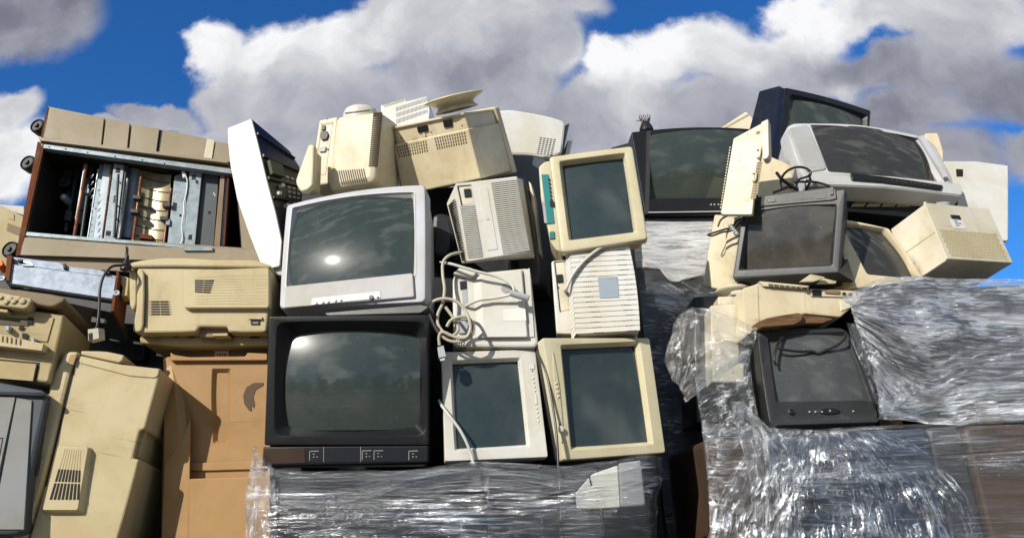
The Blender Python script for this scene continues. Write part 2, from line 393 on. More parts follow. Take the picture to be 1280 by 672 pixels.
t = NT('leaves'); g = t.noise(t.coord(), 1.3, 6, .6)
M['leaf'] = t.done(t.bsdf(t.mix(t.ramp(g, .35, .65), (.035, .055, .02), (.085, .11, .035)), .7))
# ---------------------------------------------------------------- camera, sun, sky
sc = bpy.context.scene
cam = bpy.data.cameras.new('camera'); co = bpy.data.objects.new('camera', cam); COL.objects.link(co)
co.matrix_world = Matrix(((_r.x, _u.x, -_f.x, CAM.x), (_r.y, _u.y, -_f.y, CAM.y), (_r.z, _u.z, -_f.z, CAM.z), (0, 0, 0, 1)))
cam.sensor_fit = 'HORIZONTAL'; cam.sensor_width = 36; cam.lens = 36*FOC/1280
cam.shift_x = 40/1280; cam.shift_y = -33/1280; cam.clip_end = 3000; cam.clip_start = .05
sc.camera = co
SUN_AZ, SUN_EL = 40, 31          # degrees left of straight behind the camera, degrees up
to_sun = Vector((-math.sin(R(SUN_AZ))*math.cos(R(SUN_EL)), -math.cos(R(SUN_AZ))*math.cos(R(SUN_EL)), math.sin(R(SUN_EL))))
sl = bpy.data.lights.new('sun', 'SUN'); sl.energy = 5.0; sl.angle = R(.53); sl.color = (1, .93, .82)
so = bpy.data.objects.new('sun', sl); COL.objects.link(so); so.rotation_euler = to_sun.to_track_quat('Z', 'Y').to_euler(); so.location = to_sun*30
sc.view_settings.view_transform = 'Standard'; sc.view_settings.look = 'None'; sc.view_settings.exposure = 0; sc.view_settings.gamma = 1
sc.cycles.max_bounces = 8; sc.cycles.transparent_max_bounces = 24; sc.cycles.sample_clamp_indirect = 6

w = bpy.data.worlds.new('World'); sc.world = w; w.use_nodes = True; T_ = w.node_tree; T_.nodes.clear()
class WN(NT):
    def __init__(s): s.t = T_
W_ = WN()
out = W_.n('ShaderNodeOutputWorld'); bg = W_.n('ShaderNodeBackground'); bg.inputs['Strength'].default_value = .085
sky = W_.n('ShaderNodeTexSky', sky_type='NISHITA'); sky.sun_disc = False; sky.sun_elevation = R(SUN_EL); sky.sun_rotation = math.atan2(to_sun.x, to_sun.y)
sky.altitude = 200; sky.air_density = 1.0; sky.dust_density = .4; sky.ozone_density = 2.5
blue = W_.mix(1.0, sky.outputs[0], (.31, .95, 1.70), 'MULTIPLY')
dirv = W_.n('ShaderNodeTexCoord').outputs['Generated']
def vm(op, a, b=None):
    x = W_.n('ShaderNodeVectorMath', operation=op)
    for s_, v_ in zip(x.inputs, (a, b)):
        if v_ is None: continue
        if isinstance(v_, tuple): s_.default_value = v_
        else: W_.l(v_, s_)
    return x
sep = W_.n('ShaderNodeSeparateXYZ'); W_.l(dirv, sep.inputs[0])
yy = W_.math('MAXIMUM', W_.math('ABSOLUTE', sep.outputs[1]), .08)
cmb = W_.n('ShaderNodeCombineXYZ'); W_.l(W_.math('DIVIDE', sep.outputs[0], yy), cmb.inputs[0]); W_.l(W_.math('DIVIDE', sep.outputs[2], yy), cmb.inputs[1])
back = W_.math('LESS_THAN', sep.outputs[1], 0.); W_.l(W_.math('MULTIPLY', back, 7.), cmb.inputs[2])
P0 = cmb.outputs[0]
def ncol(vec, scale, det, ro):
    x = W_.n('ShaderNodeTexNoise'); x.inputs['Scale'].default_value = scale; x.inputs['Detail'].default_value = det; x.inputs['Roughness'].default_value = ro
    W_.l(vec, x.inputs['Vector']); return x
wv = vm('SUBTRACT', ncol(P0, 5.5, 7, .56).outputs['Color'], (.5, .5, .5)).outputs[0]
wv = vm('MULTIPLY', wv, (.15, .15, 0)).outputs[0]
P1 = vm('ADD', P0, wv).outputs[0]
def uw(px, py): d = ray(px, py); return d.x/d.y, d.z/d.y
# cloud masses: where in the sky (written as picture directions), half sizes, brightness
CL = [(35, 15, 95, 55, .30), (10, 140, 42, 26, .78), (5, 200, 55, 46, .86), (195, 140, 62, 16, .46), (150, 165, 40, 14, .5),
 (272, 62, 44, 38, .98), (345, 62, 62, 42, .93), (310, 115, 66, 44, .62), (415, 50, 68, 44, .92), (470, 40, 70, 46, .84), (545, 25, 90, 50, .72),
 (640, 15, 95, 52, .66), (420, 125, 120, 62, .52), (560, 105, 110, 70, .48), (290, 175, 110, 44, .55), (480, 180, 160, 60, .42), (650, 90, 48, 70, .52), (620, 170, 100, 60, .45),
 (765, 72, 56, 32, 1.0), (845, 62, 84, 36, .95), (915, 72, 70, 50, .80), (800, 118, 84, 40, .74), (880, 135, 110, 40, .52), (745, 165, 66, 34, .46),
 (1000, 22, 66, 40, .95), (1090, 12, 110, 36, .84), (1200, 25, 110, 44, .72), (1085, 84, 135, 24, .34), (1190, 86, 100, 26, .34), (990, 95, 50, 36, .5),
 (1045, 103, 26, 13, .85), (1120, 135, 120, 34, .38), (1265, 110, 70, 40, .34), (900, 200, 200, 60, .44), (1110, 200, 160, 52, .36), (480, 250, 330, 60, .46), (1290, 190, 60, 30, .5), (700, 210, 60, 40, .45), (705, 4, 60, 26, .66), (735, 128, 46, 34, .56), (705, 150, 60, 50, .52), (690, 62, 34, 46, .60), (985, 55, 60, 40, .72), (1200, 60, 60, 40, .5)]
mind, sw, sb = None, None, None
for (a, b_, rx, ry, br) in CL:
    c0 = uw(a, b_); cx = uw(a+rx, b_); cy = uw(a, b_-ry)
    hx = math.hypot(cx[0]-c0[0], cx[1]-c0[1]); hy = math.hypot(cy[0]-c0[0], cy[1]-c0[1])
    v_ = vm('MULTIPLY', vm('SUBTRACT', P1, (c0[0], c0[1], 0)).outputs[0], (1/hx, 1/hy, 1)).outputs[0]
    L = vm('LENGTH', v_).outputs['Value']
    wt = W_.math('POWER', W_.math('MAXIMUM', W_.math('SUBTRACT', 1.5, L), .0001), 2.2)
    mind = L if mind is None else W_.math('SMOOTH_MIN', mind, L, .25)
    sw = wt if sw is None else W_.math('ADD', sw, wt)
    wb = W_.math('MULTIPLY', wt, br); sb = wb if sb is None else W_.math('ADD', sb, wb)
fine = ncol(P0, 11, 12, .60).outputs['Fac']
fld = W_.math('ADD', mind, W_.math('MULTIPLY', W_.math('SUBTRACT', fine, .5), -.85))
dens_f = W_.ramp(fld, 1.17, .70)
bn = ncol(P0, 3.4, 9, .58).outputs['Fac']
dens_b = W_.ramp(W_.math('ADD', bn, W_.ramp(sep.outputs[2], .36, .12, 0, .07)), .50, .62)
dens = W_.math('ADD', W_.math('MULTIPLY', dens_f, W_.math('SUBTRACT', 1., back)), W_.math('MULTIPLY', dens_b, back))
# puffs lit from the upper left: compare the billow noise here and a step towards the light
bil0 = ncol(P1, 7.0, 9, .55).outputs['Fac']; bil1 = ncol(vm('ADD', P1, (-.030, .045, 0)).outputs[0], 7.0, 9, .55).outputs['Fac']
puff = W_.math('MULTIPLY', W_.math('SUBTRACT', bil0, bil1), .75)
base = W_.math('ADD', W_.math('MULTIPLY', W_.math('DIVIDE', sb, sw), W_.math('SUBTRACT', 1., back)), W_.math('MULTIPLY', back, .8))
rim = W_.ramp(fld, .5, 1.0, 0, .06)
lit = W_.math('ADD', W_.math('ADD', base, puff), rim, clamp=True)
ccol = W_.n('ShaderNodeValToRGB'); W_.l(lit, ccol.inputs[0])
el = ccol.color_ramp.elements; el[0].position = .0; el[0].color = (.13, .135, .17, 1); el[1].position = 1.0; el[1].color = (.97, .97, .98, 1)
for p_, c_ in ((.25, (.22, .228, .285)), (.5, (.40, .41, .47)), (.75, (.62, .63, .66))):
    e_ = el.new(p_); e_.color = (*c_, 1)
cl10 = W_.mix(1.0, ccol.outputs[0], W_.mix(back, (11.6, 11.6, 11.7), (17., 17., 17.)), 'MULTIPLY')
haze = W_.mix(W_.math('MULTIPLY', back, .75), blue, (1.5, 2.3, 2.5))
skyc = W_.mix(dens, haze, cl10)
W_.l(skyc, bg.inputs['Color']); W_.l(bg.outputs[0], out.inputs['Surface'])
# ---------------------------------------------------------------- builders shared by the sets
zA = Z(0, 110, 2.922); zA2 = Z(0, 120, 3.0556); zA3 = Z(140, 140, 3.358); zB = Z(0, 310, 3.956); zC = Z(0, 440, 3.952); zD = Z(150, 300, 4.481)
zE = Z(180, 420, 3.539); zG = Z(270, 130, 3.054); zS = Z(340, 220, 3.732); zK = Z(310, 380, 2.92); zR = Z(530, 210, 5.169); zM = Z(520, 310, 4.482)
zN = Z(670, 290, 4.478); zW = Z(530, 430, 3.735); zV = Z(670, 410, 3.361); zT = Z(660, 100, 2.8); zP = Z(870, 100, 2.585); zQ = Z(800, 330, 2.4)
zU = Z(900, 340, 3.362); zX = Z(900, 130, 3.953); zY = Z(360, 100, 4.8); zO = Z(480, 100, 4.8); zI = Z(860, 250, 3.95); zH = Z(620, 130, 3.2)
zL = Z(1050, 140, 2.922); zF = Z(780, 260, 3.361)
Yn = Vector((0, -1, 0))

def crt(T, outer, scr, mb_, mh, mg, bt=.05, rec=.03, slope=.018, e=.007, ro=.02, ri=.014, bo=None, bi=None, bulge=.02, tilt=(0, 0),
        yf=None, back=.62, shift=(0, .0), lip=None, seam=.006, D=None, waist=.93):
    D = D or T.F.D; kw = dict(n=5, m=10)
    mb = MB()
    sl = inset(scr, -slope)
    mb.rings([(inset(outer, .004), bt, ro, bo), (outer, bt-.004, ro, bo), (outer, e, ro, bo), (inset(outer, e*.3), e*.3, ro, bo), (inset(outer, e), 0, ro, bo),
              (inset(sl, -.003), 0, ri+.004, bi), (sl, .002, ri+.003, bi), (scr, rec, ri, bi), (inset(scr, -.002), rec+.02, ri, bi)], False, False, yf=yf, **kw)
    T.part('bezel', mb, mb_, smooth=32)
    g = MB(); q = inset(scr, -.012); q3 = [Vector((p[0], 0, p[1])) for p in q]
    bm_ = bi or (0, 0, 0, 0)
    def fn(u, v):
        p = bil(q3, u, v); a, b = 2*u-1, 2*v-1
        p.z += bm_[0]*(1-a*a)*max(-b, 0)*1.0-bm_[2]*(1-a*a)*max(b, 0)
        p.y = rec+.008-bulge*(1-(a*a+b*b)/2)+tilt[0]*a+tilt[1]*b+(yf(p.x, p.z) if yf else 0)
        return p
    g.grid(fn, 26, 22); T.part('screen', g, mg, smooth=180)
    h = MB(); o2 = inset(outer, seam); c = Vector((sum(p[0] for p in outer)/4, sum(p[1] for p in outer)/4))
    def sc_(k, f=1.0): return [tuple(c+(Vector(p)-c)*k+Vector(shift)*f) for p in o2]
    ym = bt+(D-bt)*.42
    h.rings([(o2, bt-.003, ro, bo), (sc_(waist, .2), ym, ro*1.3, bo), (sc_(waist*.97, .3), ym+.012, ro*1.3, bo), (sc_(back), D-.01, ro*1.6, None), (sc_(back*.94), D, ro*1.6, None)], True, True, yf=None, n=5, m=6)
    T.part('housing', h, mh, smooth=32)

def btn(T, name, mat, z, c, r, p=.004, y=0., n=Yn, par=None):
    w = T.F.hit(z(*c), 1, y); return T.part(name, MB().disc(w, n, r, p), mat, par)
def quadpart(T, name, mat, z, pts, y=0., p=.003, b=.002, e=0., ax=1, n=Yn, par=None, smooth=30):
    return T.part(name, MB().boxn(T.F.q(z, pts, y, ax), n, p, b, e), mat, par, smooth)
def hitmb(F, z, pts, y=0.): return xz(F.q(z, pts, y))

# ================================================================ centre stack
# --- silver television
F = pose('silver_tv'); F = Fr(F.M.to_translation(), -10.4, -12.5, -.8, (.594, .45, .473)); T = Thing('television', 'silver tube television with sun glinting on its grey screen, on top of the black television', 'television', F)
outer = hitmb(F, zS, [(66, 130), (714, 40), (716, 586), (33, 617)])
scr = hitmb(F, zS, [(107, 156), (652, 90), (653, 456), (81, 507)])
crt(T, outer, scr, M['silver'], M['silver2'], M['glass_sharp'], bt=.085, rec=.022, slope=.012, ro=.022, ri=.012, bo=(.022, .002, 0, .004), bi=(.020, 0, 0, .003), bulge=.045, tilt=(0, -.002), back=.6, e=.010)
fl = hitmb(F, zS, [(70, 521), (660, 459), (668, 570), (62, 622)])
cp = T.part('control_panel', MB().prism(fl, -.014, .012, e=.004, r=.006), M['silverpanel'])
T.part('button_strip', MB().prism(hitmb(F, zS, [(193, 577), (512, 545), (514, 578), (188, 611)]), -.0165, .0, e=.0015, r=.006), M['silverline'], cp)
for c, r, m_ in [((203, 594), .0075, 'silver2'), ((238, 589), .005, 'silver2'), ((263, 586), .005, 'silver2'), ((297, 582), .005, 'silver2'), ((322, 579), .005, 'silver2'), ((464, 567), .009, 'black'), ((495, 566), .003, 'black')]:
    T.part('button', MB().disc(F.hit(zS(*c), 1, -.0165), Yn, r, .005), M[m_], cp)
T.part('foot', MB().prism(hitmb(F, zS, [(235, 628), (690, 590), (735, 600), (690, 632), (250, 645)]), .012, .32, e=.004, r=.01), M['darkgrey'])
sg = MB()   # bright inner line of the bezel
q1 = inset(scr, -.0145); rgo = ring(inset(scr, -.016), .014, 5, 10, (.020, 0, 0, .003)); rgi = ring(inset(scr, -.0115), .013, 5, 10, (.020, 0, 0, .003))
sg.loft([[Vector((p.x, -.0002, p.y)) for p in rgo], [Vector((p.x, -.0022, p.y)) for p in rgo], [Vector((p.x, -.0022, p.y)) for p in rgi], [Vector((p.x, .004, p.y)) for p in rgi]], False, False)
T.part('screen_trim', sg, M['silverline'])

# --- black television
F = pose('black_tv'); T = Thing('television', 'large black square television with dark blue control strip, bottom of the middle stack', 'television', F)
outer = hitmb(F, zK, [(76, 44), (657, 38), (658, 514), (58, 514)])
scr = hitmb(F, zK, [(139, 100), (613, 99), (611, 440), (134, 443)])
crt(T, outer, scr, M['black2'], M['black'], M['glass'], bt=.09, rec=.055, slope=.034, ro=.008, ri=.028, bi=(.004, .004, .004, .004), bulge=.052, tilt=(0, -.009), back=.7, e=.006, waist=.98)
st = T.part('control_strip', MB().prism(hitmb(F, zK, [(55, 520), (657, 516), (657, 578), (50, 590)]), .0, .4, e=.005, r=.004), M['black2'])
quadpart(T, 'control_cover', M['navy'], zK, [(212, 523), (654, 520), (653, 572), (212, 577)], 0, .002, .001, par=st)
quadpart(T, 'wood_trim', M['trim'], zK, [(58, 526), (208, 523), (208, 578), (54, 582)], 0, .002, .001, par=st)
for (x, y) in [(224, 535), (416, 533), (459, 533), (586, 534)]:
    mk = MB()
    for qd in ([(x, y), (x+34, y-1), (x+34, y+1.5), (x, y+2)], [(x, y), (x+2, y), (x+2, y+34), (x, y+34)], [(x+12, y+10), (x+20, y+10), (x+20, y+12), (x+12, y+12)], [(x+14, y+20), (x+18, y+20), (x+18, y+24), (x+14, y+24)], [(x+26, y+20), (x+30, y+20), (x+30, y+23), (x+26, y+23)]): mk.boxn(F.q(zK, qd, -.002), Yn, .0006, .0004)
    T.part('marking', mk, M['raised_patch'], st)
for (x, y) in [(275, 520), (410, 519)]:
    quadpart(T, 'seam', M['midgrey'], zK, [(x, y), (x+2, y), (x+2, y+55), (x, y+55)], -.002, .0006, .0004, par=st)
T.part('foot', MB().prism(hitmb(F, zK, [(60, 588), (650, 580), (645, 592), (70, 598)]), .012, .42, e=.003, r=.003), M['black'])

# --- white monitor standing on its side
F = pose('white_mon'); T = Thing('monitor', 'white monitor turned on its side with a row of buttons down its right edge', 'monitor', F)
outer = hitmb(F, zW, [(79, 36), (520, 22), (580, 526), (98, 546)])
scr = hitmb(F, zW, [(133, 86), (440, 73), (480, 464), (155, 483)])
crt(T, outer, scr, M['white2'], M['ltgrey'], M['glass_lcd'], bt=.05, rec=.016, slope=.008, ro=.008, ri=.004, bulge=.008, tilt=(0, -.006), back=.7, e=.005)
quadpart(T, 'power_button', M['white'], zW, [(491, 93), (514, 92), (517, 115), (494, 116)], 0, .0025, .001, .0008)
btn(T, 'indicator_light', M['black'], zW, (507, 124), .0028, .001)
for c in [(509, 158), (512, 178), (515, 197), (517, 216), (526, 297), (529, 317), (531, 337), (533, 357)]: btn(T, 'button', M['white'], zW, c, .0042, .0026)
quadpart(T, 'menu_button', M['white'], zW, [(515, 236), (524, 234), (529, 280), (519, 282)], 0, .0026, .001, .001)

# --- cream monitor, lower right of the middle stack
F = pose('cream_mon'); T = Thing('monitor', 'cream monitor on its side with a round knob, under the ribbed white monitor', 'monitor', F)
outer = hitmb(F, zV, [(26, 40), (478, 40), (546, 522), (119, 554)])
scr = hitmb(F, zV, [(116, 82), (426, 68), (480, 474), (158, 496)])
crt(T, outer, scr, M['cream_mon'], M['darkgrey'], M['glass_lcd'], bt=.06, rec=.022, slope=.010, ro=.010, ri=.004, bulge=.008, tilt=(0, -.006), back=.75, e=.006, waist=.98)
gp = T.part('control_groove', MB().prism(hitmb(F, zV, [(70, 95), (82, 150), (97, 235), (108, 345), (112, 400), (110, 480), (104, 480), (88, 345), (76, 235), (69, 150)]), -.0035, .002, e=.002, r=.004, n=2, m=2), M['cream_mon'])
for c in [(84, 230), (87, 249), (90, 268), (92, 287)]: T.part('button', MB().disc(F.hit(zV(*c), 1, -.0035), Yn, .0046, .0035), M['cream3'], gp)
T.part('knob', MB().lathe(F.hit(zV(104, 425), 1, -.003), Yn, [(0, .0125), (.007, .0125), (.010, .010), (.011, .006)], 20), M['white'], gp)
T.part('indicator_light', MB().disc(F.hit(zV(101, 401), 1, -.0035), Yn, .003, .001), M['black'], gp)

# --- cream monitor with a teal side strip
F = pose('teal_mon'); T = Thing('monitor', 'tilted cream monitor with a teal strip down its left side, above the ribbed monitor', 'monitor', F)
outer = hitmb(F, zT, [(73, 266), (366, 228), (421, 556), (115, 604)])
scr = hitmb(F, zT, [(119, 291), (333, 264), (370, 525), (152, 552)])
crt(T, outer, scr, M['cream_mon'], M['cream_mon'], M['glass_lcd'], bt=.05, rec=.024, slope=.010, ro=.016, ri=.004, bulge=.010, tilt=(0, -.004), back=.55, e=.012, D=.30)
sp = T.part('side_panel', MB().prism(hitmb(F, zT, [(36, 296), (60, 276), (90, 276), (118, 596), (98, 592), (76, 560), (60, 470), (44, 410)]), .016, .20, e=.008, r=.012, n=3, m=2), M['cream_mon'])
tl = quadpart(T, 'trim_strip', M['teal'], zT, [(47, 331), (72, 331), (93, 502), (68, 505)], .016, .004, .002, .001, par=sp)
nt = MB()
for k in range(7): a = 345+k*14; nt.boxn(F.q(zT, [(70+k*1.6, a), (77+k*1.6, a), (78+k*1.6, a+7), (71+k*1.6, a+7)], .012), Yn, .001, .001)
nt.boxn(F.q(zT, [(76, 425), (90, 424), (92, 442), (78, 443)], .012), Yn, .004, .001); T.part('notch', nt, M['hole'], sp)
quadpart(T, 'side_button', M['teal'], zT, [(75, 532), (92, 530), (94, 556), (77, 558)], .016, .006, .002, .0015, par=sp)
quadpart(T, 'side_vent', M['ltgrey'], zT, [(50, 425), (60, 425), (68, 500), (57, 500)], .016, .002, .001, par=sp)

# --- ribbed white monitor seen from behind
F = pose('rib_mon'); T = Thing('monitor', 'white monitor seen from behind, ribbed all over with a blue-grey sticker', 'monitor', F)
pq = [(190, 92), (522, 76), (583, 552), (224, 572)]
T.part('housing', MB().prism(hitmb(F, zN, pq), .0, .20, e=.012, r=.02, bows=(0, .010, 0, 0), back=1.0), M['white'])
T.part('front_bezel', MB().prism(hitmb(F, zN, [(150, 110), (548, 90), (596, 548), (190, 570)]), .20, F.D, e=.006, r=.012), M['white'])
bq = F.q(zN, pq); NR = 17; ribs = MB()
for i in range(NR):
    v0, v1 = (i+.03)/NR, (i+.93)/NR; bu = lambda v: 1+.034*(1-(2*v-1)**2)
    q = [bil(bq, -.005, v0), bil(bq, bu(v0), v0), bil(bq, bu(v1), v1), bil(bq, -.005, v1)]
    ribs.boxn(q, Yn, .006, .002, .0014)
    c = [bil(bq, -.075, v0+.07), bil(bq, -.002, v0), bil(bq, -.002, v1), bil(bq, -.075, v1+.07)]
    o_ = len(ribs.v); ribs.v += [c[0]+Vector((0, .02, 0)), c[1]+Vector((0, -.006, 0)), c[2]+Vector((0, -.006, 0)), c[3]+Vector((0, .02, 0)), c[0]+Vector((0, .03, 0)), c[1]+Vector((0, .006, 0)), c[2]+Vector((0, .006, 0)), c[3]+Vector((0, .03, 0))]
    ribs.f += [(o_, o_+1, o_+2, o_+3), (o_+4, o_+7, o_+6, o_+5)]+[(o_+k, o_+4+k, o_+4+(k+1) % 4, o_+(k+1) % 4) for k in range(4)]
T.part('ribbed_cover', ribs, M['white'], smooth=20)
ds = {.26: MB(), .78: MB()}
for i in range(NR):
    for a in (.26, .78):
        a0 = a
        if 6 <= i <= 10 and a < .5: a -= .08
        if 6 <= i <= 10 and a > .5: a += .06
        off_ = .05*math.sin(i*2.1)
        for k in range(4): ds[a0].boxn(subq(bq, a+off_*.5+k*.038, a+off_*.5+k*.038+.024, (i+.90)/NR, (i+1.02)/NR), Yn, .0070, .001)
for d_ in ds.values(): T.part('vent', d_, M['hole'])
quadpart(T, 'sticker', M['label'], zN, [(346, 252), (455, 249), (465, 364), (359, 369)], -.007, .0012, .0012)
pp = T.part('port_panel', MB().prism(hitmb(F, zN, [(84, 146), (172, 138), (238, 560), (114, 558)]), .030, .20, e=.006, r=.012), M['white'])
quadpart(T, 'port_recess', M['cream3'], zN, [(106, 170), (157, 164), (187, 434), (137, 442)], .030, .002, .002, par=pp)
fr = MB()
for qd in ([(101, 166), (160, 160), (160, 165), (101, 171)], [(101, 166), (107, 166), (138, 444), (132, 444)]): fr.boxn(F.q(zN, qd, .028), Yn, .0015, .001)
T.part('recess_edge', fr, M['hole'], pp)
quadpart(T, 'power_socket', M['black'], zN, [(117, 240), (148, 237), (153, 281), (121, 285)], .028, .006, .001, .001, par=pp)
btn(T, 'jack', M['black'], zN, (124, 311), .004, .003, .028, par=pp)
cb = [F.hit(zN(*p), 1, y) for p, y in [((160, 326), .02), ((168, 318), -.012), ((205, 240), -.018), ((270, 160), -.016), ((350, 95), -.018), ((395, 74), -.02), ((430, 68), -.012), ((440, 60), .02)]]
cw = MB().tube([F.M @ p for p in cb], .0065, 10, 10)
solo('video_cable', cw, M['cable2'], 'grey cable lying slantwise across the ribbed white monitor', 'cable', F.M @ cb[0])

# --- white monitor seen from behind with ribbed vents
F = pose('grille_mon'); T = Thing('monitor', 'white monitor seen from behind with two wide fields of black vent slots', 'monitor', F)
fq = F.q(zR, [(204, 102), (600, 55), (685, 538), (284, 604)])
def rq(pts, y, r, b=None): return [Vector((p.x, y, p.y)) for p in ring(hitmb(F, zR, pts, y), r, 4, 4)]
T.part('housing', MB().loft([rq([(207, 104), (597, 59), (682, 535), (287, 600)], 0, .004), rq([(203, 101), (601, 54), (686, 538), (283, 604)], .004, .005), rq([(146, 225), (612, 62), (692, 575), (246, 618)], .07, .006), rq([(150, 230), (640, 75), (720, 585), (250, 615)], .20, .01), rq([(170, 240), (640, 85), (720, 580), (260, 610)], F.D, .01)]), M['white2'], smooth=25)
def grille(qd, rows, name, sub=None, y=0., fr=.5, mat='white2', par=None, p=.0035):
    q = F.q(zR, qd, y); b = T.part(name, MB().boxn(q, Yn, .0008, .0005), M['hole'], par)
    rb = MB()
    for i in range(rows): rb.boxn(subq(q, -.005, 1.005, (i+.5-fr/2)/rows, (i+.5+fr/2)/rows), Yn, p, .001, .0004)
    T.part('louvre', rb, M[mat], b)
grille([(233, 242), (326, 236), (381, 574), (286, 584)], 27, 'vent')
grille([(433, 91), (600, 70), (682, 534), (512, 556)], 36, 'vent')
sk = T.part('socket_recess', MB().boxn(F.q(zR, [(214, 116), (303, 108), (326, 226), (240, 240)]), Yn, .001, .001), M['cream3'])
dk = MB(); dk.boxn(F.q(zR, [(214, 116), (222, 115), (248, 238), (240, 240)], -.001), Yn, .0015, .001); dk.boxn(F.q(zR, [(214, 116), (303, 108), (304, 114), (216, 123)], -.001), Yn, .0015, .001)
T.part('recess_edge', dk, M['hole'], sk)
quadpart(T, 'power_socket', M['black'], zR, [(257, 139), (300, 135), (306, 186), (263, 190)], -.001, .006, .001, .001, par=sk)
pl = T.part('centre_plate', MB().prism(hitmb(F, zR, [(348, 134), (410, 127), (477, 525), (412, 533)]), -.002, .001, e=.0012, r=.003), M['white2'])
T.part('emblem', MB().lathe(F.hit(zR(408, 325), 1, -.002), Yn, [(0, .008), (.0015, .008), (.0022, .0068), (.0015, .004), (.0025, .0035)], 20), M['white2'], pl)
sv = MB()
sl_, sr_ = [F.hit(zR(*p), 1, .068) for p in ((152, 245), (244, 600))], [F.hit(zR(*p), 1, .003) for p in ((202, 190), (262, 590))]
nn = (sl_[1]-sl_[0]).cross(sr_[0]-sl_[0]).normalized(); nn = nn if nn.x < 0 else -nn
sq_ = [sl_[0], sr_[0], sr_[1], sl_[1]]
for i in range(24):
    sv.boxn(subq(sq_, .1, .9, (i+.3)/24, (i+.7)/24), nn, .002, .001)
T.part('side_vent', sv, M['hole'])

# --- white monitor seen from behind with cables on it
F = pose('back_mon'); T = Thing('monitor', 'plain white monitor seen from behind with a cable and ferrite bead lying on it', 'monitor', F)
T.part('housing', MB().prism(hitmb(F, zM, [(203, 172), (212, 142), (640, 101), (686, 528), (672, 548), (206, 548)]), .012, .22, e=.010, r=.02, n=3, m=3), M['white2'])
T.part('front_bezel', MB().prism(hitmb(F, zM, [(180, 130), (655, 90), (700, 560), (190, 565)]), .22, F.D, e=.006, r=.012), M['white2'])
cpq = T.part('raised_cover', MB().loft([[Vector((p.x, y, p.y)) for p in ring(hitmb(F, zM, qd, y), .005, 3, 3)] for qd, y in (([(362, 152), (588, 128), (620, 494), (382, 496)], -.008), ([(357, 149), (592, 125), (624, 497), (378, 499)], -.006), ([(318, 186), (600, 120), (632, 503), (338, 503)], .014))]), M['white2'], smooth=20)
quadpart(T, 'edge_plate', M['white2'], zM, [(604, 128), (636, 112), (662, 500), (626, 502)], .012, .005, .002, .002)
quadpart(T, 'power_socket', M['black'], zM, [(245, 188), (281, 184), (284, 229), (249, 233)], .012, .005, .001, .001)
quadpart(T, 'socket_surround', M['ltgrey'], zM, [(258, 160), (282, 158), (292, 320), (262, 322)], .012, .0015, .001)
quadpart(T, 'sticker', M['paper'], zM, [(484, 342), (612, 334), (618, 405), (488, 408)], -.008, .0009, .0009)
T.part('emblem', MB().lathe(F.hit(zM(536, 298), 1, -.008), Yn, [(0, .010), (.0012, .010), (.0018, .0085), (.001, .006)], 20), M['white2'])
T.part('raised_patch', MB().lathe(F.hit(zM(506, 224), 1, -.008), Yn, [(-.001, .021), (.0012, .021), (.002, .018)], 24), M['raised_patch'])  # low flat grey disc on the raised cover
T.part('cable_hook', MB().prism(hitmb(F, zM, [(206, 148), (246, 114), (300, 112), (342, 132), (330, 160), (290, 168), (230, 152)]), -.012, .02, e=.004, r=.006, n=2, m=2), M['white2'])
hk = MB()
for px_ in (245, 258, 271): hk.tube([F.hit(zM(px_, 528), 1, -.002), F.hit(zM(px_-3, 545), 1, -.01), F.hit(zM(px_+8, 562), 1, -.012)], .0022, 6, 4)
T.part('pin', hk, M['hole'])
T.part('shade_patch', MB().prism(hitmb(F, zM, [(222, 402), (268, 392), (296, 430), (280, 475), (240, 478), (224, 440)]), .004, .014, e=.003, r=.008, n=3, m=2), M['ltgrey'])  # grey patch with the shade of a shallow recess put into its colour
def wp(z, lst): return [F.M @ F.hit(z(*p), 1, y) for p, y in lst]
pc_ = wp(zM, [((168, 84), -.03), ((210, 92), -.045), ((330, 128), -.05), ((450, 158), -.045), ((520, 190), -.05), ((548, 225), -.055), ((540, 250), -.05), ((500, 268), -.04), ((420, 282), -.03), ((350, 292), -.03), ((290, 318), -.005), ((275, 330), .02)])
th = bpy.data.objects.new('power_lead', None); COL.objects.link(th); th.location = pc_[6]; th['label'] = 'off-white lead with a clear ferrite bead, looped across the plain white monitor back'; th['category'] = 'cable'
def wpart(par, name, mb, mat):
    o_ = mb.build(name, mat, par.location); o_.parent = par; return o_
wpart(th, 'cord', MB().tube(pc_, .0058, 10, 8), M['cable2'])
fa, fb = wp(zM, [((525, 250), -.055), ((634, 282), -.05)]); ax_ = fb-fa
wpart(th, 'ferrite_bead', MB().lathe(fa, ax_, [(0, .008), (.003, .0125), (ax_.length*.5, .0135), (ax_.length-.003, .0125), (ax_.length, .009)], 18), M['ltgrey'])
wpart(th, 'plug', MB().lathe(pc_[0], pc_[0]-pc_[1], [(0, .0062), (.01, .0062), (.012, .0035), (.03, .003)], 12), M['cable2'])
vg = wp(zM, [((268, 22), .01), ((235, 26), -.03), ((185, 42), -.05), ((152, 80), -.05), ((150, 150), -.05), ((160, 230), -.055), ((148, 310), -.06), ((122, 372), -.06), ((125, 430), -.065), ((165, 480), -.07), ((210, 488), -.07), ((236, 452), -.06), ((215, 400), -.06), ((180, 350), -.06), ((165, 330), -.06)])
vg2 = wp(zM, [((172, 440), -.075), ((195, 405), -.078), ((245, 385), -.08), ((295, 392), -.075), ((322, 440), -.07), ((310, 490), -.07), ((250, 522), -.07), ((180, 515), -.07), ((120, 465), -.07), ((80, 395), -.07), ((68, 335), -.07), ((95, 300), -.075), ((150, 283), -.08), ((220, 295), -.08), ((270, 340), -.08), ((298, 400), -.085), ((305, 450), -.08), ((280, 500), -.08), ((220, 498), -.08), ((150, 470), -.08), ((128, 500), -.075), ((132, 545), -.07)])
